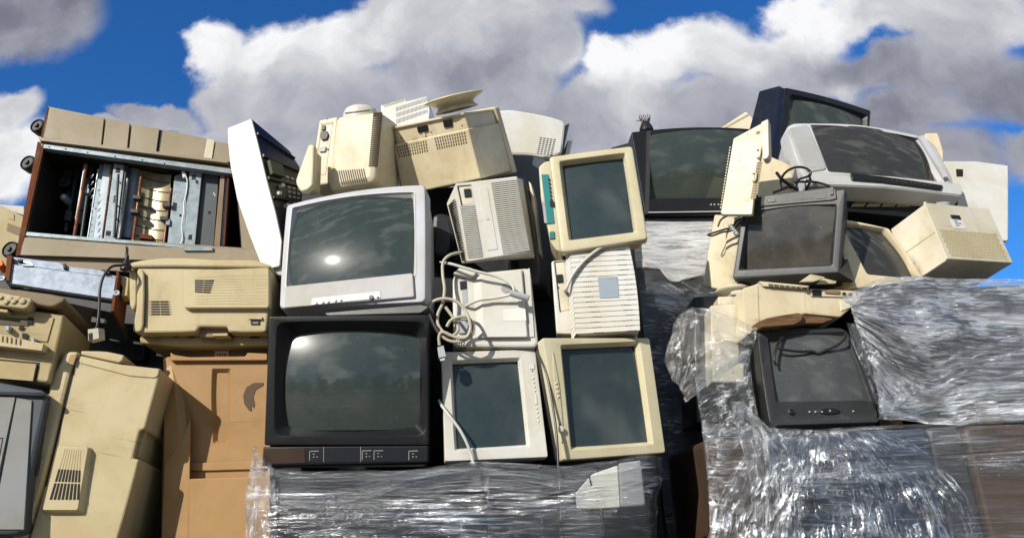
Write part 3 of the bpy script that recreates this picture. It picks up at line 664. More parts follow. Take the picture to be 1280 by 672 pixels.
th = bpy.data.objects.new('video_cable', None); COL.objects.link(th); th.location = vg2[-1]; th['label'] = 'coiled beige video cable with a trapezoid plug hanging beside the black television'; th['category'] = 'cable'
wpart(th, 'cord', MB().tube(vg, .0062, 10, 8), M['cable']); wpart(th, 'loop', MB().tube(vg2, .0062, 10, 8), M['cable'])
pq_ = wp(zM, [((118, 556), -.085), ((155, 545), -.085), ((172, 612), -.085), ((128, 622), -.085)]); nW = (F.M.to_3x3() @ Yn)
wpart(th, 'plug', MB().boxn(pq_, nW, .010, .014, .003), M['ltgrey'])
pt_ = wp(zM, [((133, 620), -.085), ((166, 613), -.085), ((160, 630), -.085), ((136, 633), -.085)])
wpart(th, 'plug_shell', MB().boxn(pt_, nW, .005, .008, .001), M['silverline'])
F = pose('white_mon')
kc = wp(zW, [((70, 262), .02), ((82, 285), -.01), ((120, 335), -.03), ((165, 395), -.034), ((195, 450), -.03), ((215, 500), -.022), ((230, 556), -.02)])
solo('power_lead', MB().tube(kc, .0055, 10, 8), M['cable2'], 'thin cream cable hanging down over the lower left of the white screen monitor', 'cable', kc[-1])

# --- cream monitor tipped over, swivel foot on top
F = pose('box_mon'); T = Thing('monitor', 'cream monitor lying upside down with its round swivel foot in the air', 'monitor', F, base=(0, F.D/2, 0))
D = F.D
front = hitmb(F, zO, [(50, 388), (506, 290), (582, 590), (112, 692)])
upper = hitmb(F, zO, [(54, 284), (482, 204), (512, 300), (78, 400)], .015)
T.part('housing', MB().prism(front, 0, D, e=.006, r=.008, back=1.03), M['cream'])
up = T.part('port_panel', MB().prism(upper, .014, D, e=.004, r=.005, back=1.0), M['cream'])
T.part('top_ledge', MB().prism(hitmb(F, zO, [(50, 282), (476, 196), (480, 208), (54, 295)], .004), .004, D, e=.003, r=.003), M['cream'])
T.part('front_bezel', MB().prism(inset([upper[0], upper[1], front[2], front[3]], -.016), D, D+.04, e=.006, r=.012), M['cream'])
for qd in ([(200, 282), (262, 270), (270, 306), (208, 317)], [(356, 244), (408, 236), (415, 278), (364, 286)]):
    quadpart(T, 'power_socket', M['black'], zO, qd, .014, .006, .001, .001, par=up)
for c in ((104, 347), (283, 313), (469, 273)): T.part('screw', MB().disc(F.hit(zO(*c), 1, .014), Yn, .0042, .0012), M['brown'], up)
quadpart(T, 'bracket', M['cream'], zO, [(236, 316), (248, 314), (256, 336), (246, 338)], .014, .008, .001, .001, par=up)
for qd in ([(72, 398), (257, 360), (268, 432), (90, 471)], [(298, 346), (490, 308), (503, 384), (316, 422)]):
    vt = MB(); q = F.q(zO, qd)
    for i in range(4):
        for j in range(13): vt.boxn(subq(q, (j+.3)/13, (j+.72)/13, (i+.12)/4, (i+.80)/4), Yn, .001, .001)
    T.part('vent', vt, M['ventbrown'])
ztop = max(p[1] for p in upper)
fc = F.hit(zO(385, 165), 2, ztop); fc.y = min(max(fc.y, .08), D-.08); fc.x -= .095
sw_ = T.part('swivel_foot', MB().lathe(Vector((fc.x, fc.y, ztop)), (0, 0, 1), [(0, .098), (.005, .098), (.007, .092), (.020, .082), (.032, .090), (.044, .115), (.050, .132), (.055, .135), (.059, .132), (.060, .05)], 48), M['cream'], smooth=28)
quadpart(T, 'sticker', M['brown'], zO, [(595, 540), (690, 508), (700, 570), (600, 588)], F.W/2, .0, .0, ax=0, n=Vector((1, 0, 0))) if False else None

# --- cream monitor with rows of vents, seen from behind
F = pose('vent_mon'); T = Thing('monitor', 'cream monitor seen from behind with slotted vents along its rounded corner', 'monitor', F)
bq_ = hitmb(F, zY, [(284, 216), (562, 178), (528, 572), (238, 622)])
bq_[3] = tuple(Vector(bq_[3])+(Vector(bq_[3])-Vector(bq_[0]))*.10); bq_[2] = tuple(Vector(bq_[2])+(Vector(bq_[2])-Vector(bq_[1]))*.10)
T.part('housing', MB().rings([(inset(bq_, .03), 0, .012), (inset(bq_, .013), .004, .02), (inset(bq_, .004), .013, .026), (bq_, .03, .03), (inset(bq_, -.012), .16, .03), (inset(bq_, -.014), .24, .03)], n=6, m=5), M['cream2'])
T.part('front_bezel', MB().prism(inset(bq_, -.028), .24, .29, e=.006, r=.016), M['cream2'])
pp = T.part('port_panel', MB().prism(hitmb(F, zY, [(186, 240), (300, 218), (262, 620), (128, 640)], .03), .030, .22, e=.008, r=.010), M['cream2'])
rc = quadpart(T, 'port_recess', M['cream3'], zY, [(200, 260), (270, 250), (226, 566), (150, 572)], .030, .0015, .001, par=pp)
eg = MB()
for qd in ([(200, 260), (270, 250), (268, 264), (198, 274)], [(200, 260), (208, 259), (160, 571), (150, 572)]): eg.boxn(F.q(zY, qd, .0285), Yn, .0012, .001)
T.part('recess_edge', eg, M['olive'], pp)
T.part('power_socket', MB().prism(hitmb(F, zY, [(204, 310), (238, 310), (246, 332), (236, 358), (206, 364), (196, 338)], .028), .020, .03, e=.002, r=.003, n=2, m=2), M['black'], pp)
quadpart(T, 'switch', M['black'], zY, [(206, 277), (226, 275), (224, 300), (204, 302)], .028, .007, .001, .001, par=pp)
quadpart(T, 'video_socket', M['ltgrey'], zY, [(196, 406), (230, 402), (226, 430), (192, 434)], .028, .007, .001, .001, par=pp)
btn(T, 'jack', M['brown'], zY, (238, 416), .005, .003, .028, par=pp)
for c in ((236, 234), (188, 579)): btn(T, 'screw', M['brown'], zY, c, .0035, .001, .030, par=pp)
vt = MB(); q = F.q(zY, [(514, 196), (562, 190), (534, 516), (486, 524)], .003)
for i in range(29):
    a = subq(q, 0, 1, (i+.25)/29, (i+.75)/29); a[1].y += .005; a[2].y += .005; vt.boxn(a, Yn, .006, .006)
T.part('vent', vt, M['ventbrown'])
vt = MB(); q = F.q(zY, [(302, 546), (462, 534), (478, 606), (320, 628)], .004)
for j in range(12):
    a = subq(q, (j+.25)/12, (j+.72)/12, 0, 1); vt.boxn(a, Yn, .0055, .004)
T.part('vent', vt, M['ventbrown'])
vt = MB(); q = F.q(zY, [(343, 198), (492, 180), (492, 186), (343, 204)], .01)
for j in range(14): vt.boxn(subq(q, (j+.2)/14, (j+.75)/14, 0, 1), Yn, .006, .004)
T.part('vent', vt, M['ventbrown'])
# ================================================================ behind the middle stack
def frame_at(px, py, Y, yaw=0, pitch=0, roll=0, dims=(.3, .3, .3)): return Fr(at(px, py, Y), yaw, pitch, roll, dims)

F = frame_at(376, 212, 3.12, -20, -6, 6); T = Thing('cream_panel', 'flat cream plastic panel leaning edge-on beside the vented cream monitor', 'panel', F, base=(0, .1, 0))
T.part('panel', MB().prism(hitmb(F, zY, [(122, 382), (156, 386), (146, 640), (76, 676), (40, 612)]), 0, .030, e=.008, r=.02), M['cream2'])
T.part('rim', MB().prism(hitmb(F, zY, [(132, 410), (152, 412), (142, 640), (86, 650)], .03), .030, .10, e=.004, r=.01), M['olive'])

F = frame_at(452, 136, 3.62, 0, 8, 0); T = Thing('monitor', 'rounded white monitor back peeping over the slotted cream monitor', 'monitor', F, base=(0, .1, 0))
c_ = F.hit(zY(436, 190), 1, .12)
T.part('housing', MB().lathe(Vector((c_.x, c_.y, c_.z-.06)), (0, 0, 1), [(0, .095), (.045, .092), (.065, .082), (.076, .066), (.082, .04), (.083, .01)], 40), M['white2'], smooth=60)
T.part('rim', MB().lathe(Vector((c_.x, c_.y, c_.z-.30)), (0, 0, 1), [(0, .10), (.24, .104), (.245, .09)], 40), M['white2'], smooth=60)

F = frame_at(505, 140, 3.72, -6, -4, -9); T = Thing('monitor_shell', 'white perforated monitor back showing between the two cream monitors', 'monitor', F, base=(0, .1, 0))
T.part('housing', MB().prism(hitmb(F, zO, [(-20, 150), (122, 104), (134, 128), (262, 96), (275, 190), (250, 420), (-20, 420)]), 0, .30, e=.005, r=.008), M['white'])
for qd, r_, n_ in (([(-10, 146), (118, 106), (124, 128), (2, 166)], 1, 20), ([(70, 166), (258, 104), (264, 128), (72, 190)], 1, 24), ([(72, 200), (262, 140), (264, 164), (74, 226)], 1, 24), ([(72, 236), (262, 176), (264, 196), (74, 266)], 1, 24)):
    vt = MB(); q = F.q(zO, qd)
    for j in range(n_): vt.boxn(subq(q, (j+.3)/n_, (j+.68)/n_, 0, 1), Yn, .001, .001)
    T.part('vent', vt, M['slate'])

F = pose('white_shell'); F = Fr(F.M.to_translation(), 8, -4, 6, (.34, .3, .3)); T = Thing('monitor', 'big white curved monitor back with a small square vent, beside the upside-down cream monitor', 'monitor', F, base=(0, .15, -.15))
T.part('housing', MB().prism(hitmb(F, zH, [(-60, 30), (60, 20), (150, 34), (225, 50), (272, 66), (279, 84), (266, 200), (200, 216), (130, 204), (60, 203), (-40, 210)]), 0, .30, e=.014, r=.02, n=3, m=3), M['white'])
vt = MB(); q = F.q(zH, [(174, 131), (242, 140), (226, 208), (160, 200)])
for i in range(9):
    for j in range(5): vt.boxn(subq(q, (j+.2)/5, (j+.8)/5, (i+.25)/9, (i+.7)/9), Yn, .0012, .001)
T.part('vent', vt, M['slate'])
T.part('side_plate', MB().prism(hitmb(F, zH, [(272, 88), (294, 76), (268, 200), (256, 196)], .01), .01, .2, e=.002, r=.003), M['charcoal'])
T.part('rear_plate', MB().prism(hitmb(F, zH, [(286, 146), (306, 146), (294, 205), (276, 205)], .05), .05, .25, e=.002, r=.003), M['white'])

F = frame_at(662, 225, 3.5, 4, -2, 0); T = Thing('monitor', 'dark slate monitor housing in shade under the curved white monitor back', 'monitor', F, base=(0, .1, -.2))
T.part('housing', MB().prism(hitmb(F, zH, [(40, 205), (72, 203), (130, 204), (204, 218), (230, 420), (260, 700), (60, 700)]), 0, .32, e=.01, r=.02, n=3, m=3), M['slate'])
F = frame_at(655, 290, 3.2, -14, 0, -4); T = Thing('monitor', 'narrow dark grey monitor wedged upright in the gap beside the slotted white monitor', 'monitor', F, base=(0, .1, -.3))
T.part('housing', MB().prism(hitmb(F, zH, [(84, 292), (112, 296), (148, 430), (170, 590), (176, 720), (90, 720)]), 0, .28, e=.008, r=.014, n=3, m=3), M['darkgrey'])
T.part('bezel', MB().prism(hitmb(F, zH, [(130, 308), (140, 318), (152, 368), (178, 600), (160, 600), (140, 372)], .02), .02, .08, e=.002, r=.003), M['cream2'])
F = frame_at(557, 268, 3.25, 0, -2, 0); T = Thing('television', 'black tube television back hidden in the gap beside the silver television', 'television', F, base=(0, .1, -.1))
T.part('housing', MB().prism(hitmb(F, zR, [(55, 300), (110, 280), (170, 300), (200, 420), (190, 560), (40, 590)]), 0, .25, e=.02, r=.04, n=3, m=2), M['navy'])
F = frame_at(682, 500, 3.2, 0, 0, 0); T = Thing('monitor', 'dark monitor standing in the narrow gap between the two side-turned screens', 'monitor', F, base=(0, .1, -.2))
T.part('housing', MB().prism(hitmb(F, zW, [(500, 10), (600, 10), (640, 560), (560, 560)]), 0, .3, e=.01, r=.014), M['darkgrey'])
solo('black_cable', MB().tube([at(*p) for p in [(672, 440, 2.98), (684, 470, 2.93), (693, 520, 2.9), (697, 560, 2.88), (698, 600, 2.87), (700, 690, 2.87)]], .0045, 8, 8), M['bcable'], 'thin black cable hanging between the white and the cream side-turned screens', 'cable', at(700, 690, 2.87))

# ================================================================ left set
# --- white curved casing
F = frame_at(318, 240, 3.08, -6, 0, 0); T = Thing('casing', 'bright white curved casing on end with its dark hollow inside showing', 'casing', F, base=(0, .15, -.3))
T.part('panel', MB().prism(hitmb(F, zG, [(44, 92), (135, 56), (160, 150), (196, 300), (226, 410), (250, 522), (243, 618), (180, 632), (128, 500), (80, 362), (55, 235), (46, 150)]), 0, .012, e=.003, r=.006, n=2, m=3), M['pure'])
def gpt(a, b, y): return F.hit(zG(a, b), 1, y)
edge = [(135, 57), (165, 165), (196, 300), (226, 412), (249, 525)]; far = [(282, 180), (318, 240), (330, 330), (322, 420), (300, 520)]
inn = MB(); E_ = [gpt(*p, .006) for p in edge]; G_ = [gpt(*p, .26) for p in far]
def ev(P, t):
    t = min(max(t, 0), .9999)*(len(P)-1); i = int(t); return P[i].lerp(P[i+1], t-i)
inn.grid(lambda u, v: ev(E_, v).lerp(ev(G_, v), u), 8, 16)
T.part('inner_shell', inn, M['black2'])
gn = (G_[2]-E_[2]).cross(E_[3]-E_[2]).normalized(); gn = gn if gn.dot(F.o-E_[2]) > 0 else -gn
def gq(u0, u1, v0, v1): return [ev(E_, v0).lerp(ev(G_, v0), u0), ev(E_, v0).lerp(ev(G_, v0), u1), ev(E_, v1).lerp(ev(G_, v1), u1), ev(E_, v1).lerp(ev(G_, v1), u0)]
for v in (.12, .30, .46, .62): T.part('rib', MB().boxn(gq(.02, .98, v, v+.018), gn, .010, .002, .002), M['black2'])
T.part('circuit_board', MB().boxn(gq(.10, .42, .34, .44), gn, .02, .002), M['board'])
for a, b in ((.30, .50), (.36, .68), (.16, .58)): T.part('bracket', MB().boxn(gq(a, a+.08, b, b+.025), gn, .02, .002), M['white'])
vt = MB()
for i in range(9):
    for j in range(3): vt.boxn(gq(.55+j*.14, .64+j*.14, .40+i*.045, .42+i*.045), gn, .003, .001)
T.part('vent', vt, M['ltgrey'])
T.part('outer_shell', MB().grid(lambda u, v: (ev(E_, v).lerp(ev(G_, v), u))+gn*-.006, 8, 16), M['pure'])
T.part('lower_lip', MB().prism(hitmb(F, zG, [(180, 634), (243, 620), (330, 640), (330, 660), (200, 650)], .02), .02, .3, e=.003, r=.005), M['ltgrey'])

# --- copier on its side
F = Fr(at(172, 245, 3.30), 6, -3, 4.5, (.95, .5, .52)); T = Thing('copier', 'gutted office copier lying on its side with its rollers and metal frame exposed', 'copier', F, base=(0, .3, -.28))
# carcass: a hollow box around the opening
def cpx(pts, y=0.): return hitmb(F, zA, pts, y)
cav = [(152, 208), (862, 304), (884, 582), (96, 528)]
outq = [(150, 196), (905, 300), (968, 640), (66, 608)]
ob = cpx(outq); cb_ = cpx(cav)
T.part('front_frame', MB().rings([(inset(ob, .01), .06, .004), (ob, .05, .004), (ob, .004, .004), (inset(ob, .004), 0, .004), (inset(cb_, -.004), 0, .003), (cb_, .004, .003), (cb_, .012, .003)], False, False), M['copier'], smooth=25)
T.part('cavity', MB().rings([(inset(cb_, -.001), .010, .003), (inset(cb_, .010), .03, .003), (inset(cb_, .016), .46, .003)], False, True), M['hole'])
T.part('carcass', MB().rings([(inset(ob, .008), .055, .004), (inset(ob, .008), .55, .01)], False, True), M['copier'])
quadpart(T, 'steel_rail', M['steel'], zA, [(153, 208), (862, 303), (862, 296+22), (158, 222)], 0, .010, .03)
quadpart(T, 'steel_rail', M['steel'], zA, [(96, 528), (690, 586), (690, 578), (98, 536-2)], 0, .002, .03)
quadpart(T, 'steel_rail', M['steel'], zA, [(97, 527), (672, 576), (672, 584), (94, 540)], 0, .006, .002)
quadpart(T, 'lower_panel', M['copier'], zA, [(92, 548), (464, 578), (464, 624), (72, 612)], 0, .010, .002, .003)
quadpart(T, 'lower_panel', M['copier'], zA, [(472, 578), (960, 594), (970, 650), (470, 628)], 0, .010, .002, .003)
quadpart(T, 'right_post', M['copier'], zA, [(862, 306), (906, 312), (960, 596), (884, 590)], 0, .004, .002, .002)
quadpart(T, 'under_panel', M['brown'], zA, [(84, 590), (470, 622), (490, 668), (96, 640)], 0, -.012, .03)
# strip of panels above, set back behind a ledge
quadpart(T, 'ledge', M['copier'], zA, [(146, 188), (834, 272), (836, 282), (150, 200)], 0, .022, .05, .002)
stripe = [((178, 72), (384, 113), (373, 213), (160, 186)), ((390, 114), (477, 132), (467, 227), (378, 214)), ((484, 133), (585, 153), (573, 240), (474, 228)), ((596, 156), (758, 188), (745, 262), (583, 240)), ((790, 198), (905, 222), (905, 284), (778, 266))]
for qd in stripe: quadpart(T, 'side_panel', M['copier'], zA, qd, .05, .012, .08, .002)
quadpart(T, 'side_panel', M['hole'], zA, [(586, 154), (607, 159), (594, 240), (574, 238)], .05, .004, .05)
quadpart(T, 'panel_clip', M['cream3'], zA, [(758, 190), (787, 196), (776, 266), (745, 260)], .05, .016, .05, .002)
T.part('strip_back', MB().prism(hitmb(F, zA, [(176, 78), (905, 226), (905, 290), (150, 196)], .1), .10, .55, e=.004, r=.004), M['copier'])
quadpart(T, 'rusty_edge', M['rust'], zA, [(176, 74), (184, 76), (166, 190), (152, 186)], .05, .012, .05)
# rusty bottom edge and castors at the left
quadpart(T, 'rusty_edge', M['rust'], zA2, [(146, 176), (163, 182), (72, 612), (62, 610)], 0, .006, .04)
quadpart(T, 'rusty_edge', M['rust'], zA2, [(166, 184), (172, 186), (82, 608), (74, 610)], 0, .010, .006)
for (x, y, r) in ((139, 111, 26), (102, 252, 27), (34, 583, 28)):
    c = F.hit(zA2(x, y), 1, .10); rr = r/3.0556*.0043
    w_ = T.part('caster', MB().lathe(c, (-.35, -1, .05), [(-.05, rr*.86), (-.045, rr), (-.006, rr), (0, rr*.93), (.002, rr*.80), (-.004, rr*.72), (-.004, .012), (.006, .010)], 30), M['black'], smooth=30)
    T.part('stem', MB().tube([c+Vector((.0, .02, 0)), c+Vector((.05, .03, -.006)), c+Vector((.11, .03, -.012))], .014, 8, 3), M['rust'], w_)
# inside: plates, rods, rollers (depths vary so that they overlap for real)
def plate(name, mat, z, pts, y, th=.02, e=.002, par=None): return quadpart(T, name, M[mat], z, pts, y, 0, th, e, par=par)
plate('back_plate', 'charcoal', zA2, [(150, 200), (340, 240), (330, 540), (110, 525)], .40)
plate('motor_plate', 'slate', zA2, [(310, 305), (348, 318), (330, 440), (292, 425)], .16)
pl_ = plate('motor_plate', 'slate', zA2, [(262, 352), (320, 345), (300, 420), (240, 400)], .26)
for c, r in (((250, 330), .030), ((262, 300), .022), ((300, 310), .018)): T.part('gear', MB().lathe(F.hit(zA2(*c), 1, .22), Yn, [(0, r), (.014, r), (.016, r*.8), (.016, r*.4), (.022, r*.35)], 18), M['charcoal'])
T.part('motor', MB().lathe(F.hit(zA2(265, 408), 1, .2), (-.3, -1, .2), [(0, .017), (.05, .017), (.052, .013), (.06, .006)], 16), M['steel2'])
T.part('bracket', MB().boxn(F.q(zA2, [(328, 362), (346, 360), (344, 378), (326, 378)], .1), Yn, .02, .01, .002), M['steel2'])
def rod(name, mat, z, a, b, y, r=.007):
    return T.part(name, MB().tube([F.hit(z(*a), 1, y), F.hit(z(*b), 1, y)], r, 10, 2), M[mat])
rod('rod', 'copper', zA2, (330, 262), (284, 534), .07, .0075); rod('rod', 'steel2', zA2, (324, 262), (290, 470), .075, .004)
plate('sheet_plate', 'steel', zA2, [(382, 258), (416, 256), (362, 545), (334, 540)], .10)
plate('sheet_plate', 'steel2', zA2, [(398, 258), (424, 262), (388, 545), (356, 545)], .085)
rod('rod', 'steel2', zA2, (376, 280), (336, 540), .08, .004); rod('rod', 'copper', zA2, (430, 262), (390, 545), .075, .0035)
br_ = plate('bracket_plate', 'steel', zA2, [(436, 256), (474, 262), (440, 548), (396, 546)], .045, .03)
for qd in ([(444, 274), (460, 277), (457, 294), (441, 292)], [(406, 514), (424, 516), (421, 534), (403, 532)], [(436, 380), (449, 382), (446, 408), (432, 406)]): quadpart(T, 'hole', M['hole'], zA2, qd, .045, .0012, .001, par=br_)
for c in ((441, 392), (440, 404)): T.part('screw', MB().disc(F.hit(zA2(*c), 1, .043), Yn, .003, .003), M['steel2'], br_)
rod('rod', 'steel', zA3, (66, 280), (30, 530), .05, .006)
cy0, cy1 = F.hit(zA3(98, 250), 1, .13), F.hit(zA3(66, 540), 1, .13)
T.part('roller', MB().lathe(cy0, cy1-cy0, [(0, .035), (.004, .040), ((cy1-cy0).length, .040)], 26), M['galv'])
# brassy curved guide sheet with cross bars
gA = [F.hit(zA3(*p), 1, y) for p, y in (((112, 236), .10), ((250, 262), .075), ((222, 556), .075), ((84, 540), .10))]
gs = T.part('guide_sheet', MB().grid(lambda u, v: bil(gA, u, v)+Vector((0, .022*(1-(2*u-1)**2), 0)), 16, 6), M['brass'], smooth=80)
for k in range(7):
    v = .10+k*.135
    T.part('guide_rib', MB().tube([bil(gA, u, v+.03*u)+Vector((0, .022*(1-(2*u-1)**2)-.003, 0)) for u in (0, .25, .5, .75, 1)], .0022, 6, 4), M['shade'], gs)
rod('rod', 'copper', zA3, (124, 262), (88, 545), .07, .007); rod('rod', 'copper', zA3, (248, 320), (218, 552), .07, .005)
for c in ((108, 362), (98, 420), (232, 394), (222, 450)):
    q = [(c[0]-17, c[1]-9), (c[0]+17, c[1]-6), (c[0]+15, c[1]+9), (c[0]-19, c[1]+6)]
    quadpart(T, 'clamp', M['charcoal'], zA3, q, .06, .015, .02, .002)
T.part('block', MB().boxn(F.q(zA3, [(124, 520), (178, 526), (180, 546), (120, 540)], .07), Yn, .03, .02, .003), M['rust'])
sp_ = plate('sheet_plate', 'steel', zA3, [(262, 268), (318, 248), (300, 560), (232, 554)], .06, .03)
for qd in ([(256, 380), (272, 381), (270, 415), (254, 414)], [(284, 428), (292, 430), (290, 440), (282, 438)]): quadpart(T, 'hole', M['hole'], zA3, qd, .06, .0014, .001, par=sp_)
quadpart(T, 'bracket', M['steel'], zA3, [(232, 452), (246, 454), (244, 478), (226, 476)], .06, .010, .01, .001, par=sp_)
bp = plate('bracket_plate', 'steel', zA3, [(326, 246), (378, 242), (346, 566), (294, 562)], .03, .04)
for qd in ([(336, 266), (352, 264), (350, 284), (334, 284)], [(352, 284), (362, 288), (360, 304), (350, 296)], [(322, 516), (336, 514), (334, 536), (320, 534)], [(306, 572), (318, 572), (317, 582), (305, 582)]): quadpart(T, 'hole', M['hole'], zA3, qd, .03, .0014, .001, par=bp)
T.part('wiring', MB().tube([F.hit(zA3(*p), 1, .024) for p in ((304, 256), (316, 290), (312, 340), (302, 380), (300, 430), (292, 480), (296, 530), (286, 554), (270, 552))], .0028, 6, 6), M['pure'], bp)
T.part('insulator', MB().tube([F.hit(zA3(*p), 1, .03) for p in ((300, 252), (306, 276))], .009, 8, 2), M['white'], bp)
rp = plate('sheet_plate', 'slate', zA3, [(384, 258), (448, 264), (424, 580), (352, 566)], .05, .04)
T.part('hole', MB().disc(F.hit(zA3(409, 422), 1, .05), Yn, .008, .0012), M['hole'], rp)
quadpart(T, 'mark', M['white'], zA3, [(424, 338), (428, 338), (436, 352), (431, 352)], .05, .001, .001, par=rp)
plate('end_strip', 'brown', zA3, [(456, 256), (474, 254), (452, 566), (428, 560)], .02, .05)
plate('end_strip', 'steel', zA3, [(468, 250), (486, 250), (466, 566), (448, 564)], .035, .05)
plate('end_strip', 'rust', zA3, [(486, 252), (492, 252), (472, 560), (466, 562)], .015, .04)
quadpart(T, 'foot_plate', M['steel'], zA3, [(304, 566), (424, 570), (424, 584), (304, 584)], -.01, .010, .01)
for k in range(9):
    T.part('spring', MB().tube([F.hit(zA2(356+2*math.sin(i*2.2)-i*1.5, 300+k*26+i*2.6), 1, .06) for i in range(6)], .0018, 5, 4), M['steel2'])
for (a_, b_, r_, y_) in (((300, 268), (250, 520), .012, .20), ((352, 256), (312, 540), .009, .14), ((452, 300), (436, 540), .006, .02), ((484, 268), (452, 548), .010, .06)): rod('shaft', 'charcoal', zA2, a_, b_, y_, r_)
for c in ((392, 300), (378, 360), (366, 430), (458, 330), (450, 420), (446, 470)): T.part('screw', MB().disc(F.hit(zA2(*c), 1, .043), Yn, .0035, .003), M['charcoal'])
for c in ((190, 300), (206, 330), (180, 360), (232, 470), (200, 430)): T.part('loose_wire', MB().tube([F.hit(zA2(c[0]+dx, c[1]+dy), 1, .24+.02*(dx % 3)) for dx, dy in ((0, 0), (14, 22), (6, 44), (26, 60), (34, 96))], .0035, 6, 5), M['bcable'])
for qd in ([(300, 440), (330, 448), (322, 500), (292, 494)], [(256, 440), (284, 446), (276, 486), (250, 480)]): quadpart(T, 'motor_plate', M['charcoal'], zA2, qd, .18, .02, .02, .003)
for c in ((180, 170), (240, 178), (320, 190), (420, 205), (520, 218), (600, 230)): T.part('rail_screw', MB().disc(F.hit(zA(c[0], c[1]+45), 1, -.010), Yn, .0038, .002), M['charcoal'])
for x in (90, 230): T.part('wire', MB().tube([F.hit(zA2(x+dx*90, 470+dy), 1, .30) for dx, dy in ((0, 0), (.3, 40), (.5, 10), (.8, 60))], .004, 6, 6), M['bcable'])

# --- white box behind the copier at far left
F = frame_at(15, 290, 3.62, 10, 0, 6); T = Thing('printer', 'grey-white machine with a stepped top, far left behind the copier', 'printer', F, base=(0, .2, -.3))
zJ = Z(0, 230, 6.11)
T.part('body', MB().prism(hitmb(F, zJ, [(-160, 120), (0, 165), (180, 245), (180, 800), (-160, 800)]), 0, .5, e=.004, r=.006), M['olive'])
T.part('lid', MB().prism(hitmb(F, zJ, [(-160, 90), (5, 156), (185, 168), (185, 240), (100, 215), (0, 168)], .02), .02, .5, e=.003, r=.004, n=2, m=2), M['white'])
quadpart(T, 'side_panel', M['brown'], zJ, [(60, 298), (160, 335), (160, 400), (52, 355)], 0, .002, .001)
quadpart(T, 'door', M['olive'], zJ, [(66, 212), (108, 232), (108, 278), (64, 258)], 0, .003, .001)

# --- galvanised tray unit
F = Fr(at(78, 348, 3.06), 4, -20, 6, (.42, .3, .12)); T = Thing('metal_chassis', 'blue-grey galvanised steel chassis with rusty ends, under the gutted copier', 'chassis', F, base=(0, .15, -.07))
T.part('front_plate', MB().prism(hitmb(F, zB, [(58, 78), (580, 148), (556, 250), (38, 172)]), 0, .02, e=.002, r=.003), M['galv'])
T.part('top_lip', MB().prism(hitmb(F, zB, [(62, 44), (300, 72), (320, 90), (500, 108), (545, 130), (580, 140), (580, 150), (58, 80)], .015), .012, .20, e=.003, r=.004, n=2, m=2), M['galv'])
for qd, m_ in (([(92, 62), (118, 62), (116, 74), (92, 74)], 'black'), ([(316, 88), (330, 84), (330, 108), (318, 108)], 'black'), ([(515, 120), (545, 120), (545, 134), (518, 134)], 'black')): quadpart(T, 'clip', M[m_], zB, qd, .01, .012, .01, .001)
T.part('wire', MB().tube([F.hit(zB(*p), 1, -.006) for p in ((118, 68), (150, 76), (160, 86), (110, 84))], .0035, 6, 5), M['steel2'])
T.part('under_plate', MB().prism(hitmb(F, zB, [(60, 190), (556, 256), (552, 318), (300, 262), (60, 205)], .03), .03, .25, e=.003, r=.004, n=2, m=2), M['charcoal'])
for qd in ([(40, 46), (66, 44), (50, 172), (30, 168)], [(582, 116), (592, 124), (566, 320), (552, 318)]): quadpart(T, 'rusty_end', M['rust'], zB, qd, 0, .012, .12, .001)
T.part('orange_lug', MB().prism(hitmb(F, zB, [(-10, 70), (16, 66), (22, 84), (14, 94), (-10, 96)]), -.01, .04, e=.004, r=.006, n=2, m=2), M['orange'])
for c in ((12, 154), (578, 226)): T.part('screw', MB().lathe(F.hit(zB(*c), 1, -.01), Yn, [(0, .012), (.008, .012), (.008, .006), (.004, .005)], 14), M['steel2'])
T.part('bracket', MB().prism(hitmb(F, zB, [(590, 120), (630, 130), (622, 220), (590, 222), (598, 180), (588, 160)]), .02, .06, e=.003, r=.003, n=2, m=2), M['olive'])

# --- beige printer with open front, far left
F = pose('beige_printer'); F = Fr(F.M.to_translation(), 10, -3, 8, (.46, .38, .30)); T = Thing('printer', 'open-fronted beige printer with a brown lid and control buttons, far left', 'printer', F, base=(0, .19, -.15))
T.part('body', MB().prism(hitmb(F, zB, [(-160, 260), (312, 318), (232, 660), (-200, 600)]), .02, .36, e=.008, r=.012), M['printer2'])
T.part('lid', MB().prism(hitmb(F, zB, [(-160, 165), (0, 196), (260, 228), (320, 244), (318, 262), (270, 288), (240, 290), (-160, 215)], -.01), -.012, .40, e=.006, r=.012, n=3, m=2), M['brown'])
cpn = T.part('control_panel', MB().prism(hitmb(F, zB, [(-150, 190), (0, 219), (156, 250), (160, 262), (138, 296), (120, 302), (-150, 268)], -.03), -.035, .03, e=.006, r=.010, n=3, m=2), M['printer'])
for c, rx in (((48, 252), 1.3), ((68, 264), 1.2), ((90, 250), 1.2), ((112, 262), 1.4), ((4, 244), 1.), ((30, 268), 1.)): T.part('button', MB().lathe(F.hit(zB(*c), 1, -.035), Yn, [(0, .008*rx), (.004, .008*rx), (.006, .005*rx)], 14), M['printer'], cpn)
quadpart(T, 'shelf', M['printer'], zB, [(-150, 285), (52, 312), (50, 326), (-150, 300)], 0, .02, .04, .003)
quadpart(T, 'front_panel', M['printer2'], zB, [(-150, 320), (270, 345), (236, 465), (-150, 420)], .02, .004, .01, .002)
quadpart(T, 'inner_recess', M['shade'], zB, [(-150, 330), (150, 350), (140, 385), (-150, 370)], .016, .003, .001)
for qd in ([(140, 342), (166, 344), (158, 376), (134, 374)], [(110, 420), (138, 424), (128, 466), (112, 464)], [(98, 386), (120, 388), (112, 404), (92, 402)]): quadpart(T, 'opening', M['hole'], zB, qd, .012, .002, .001)
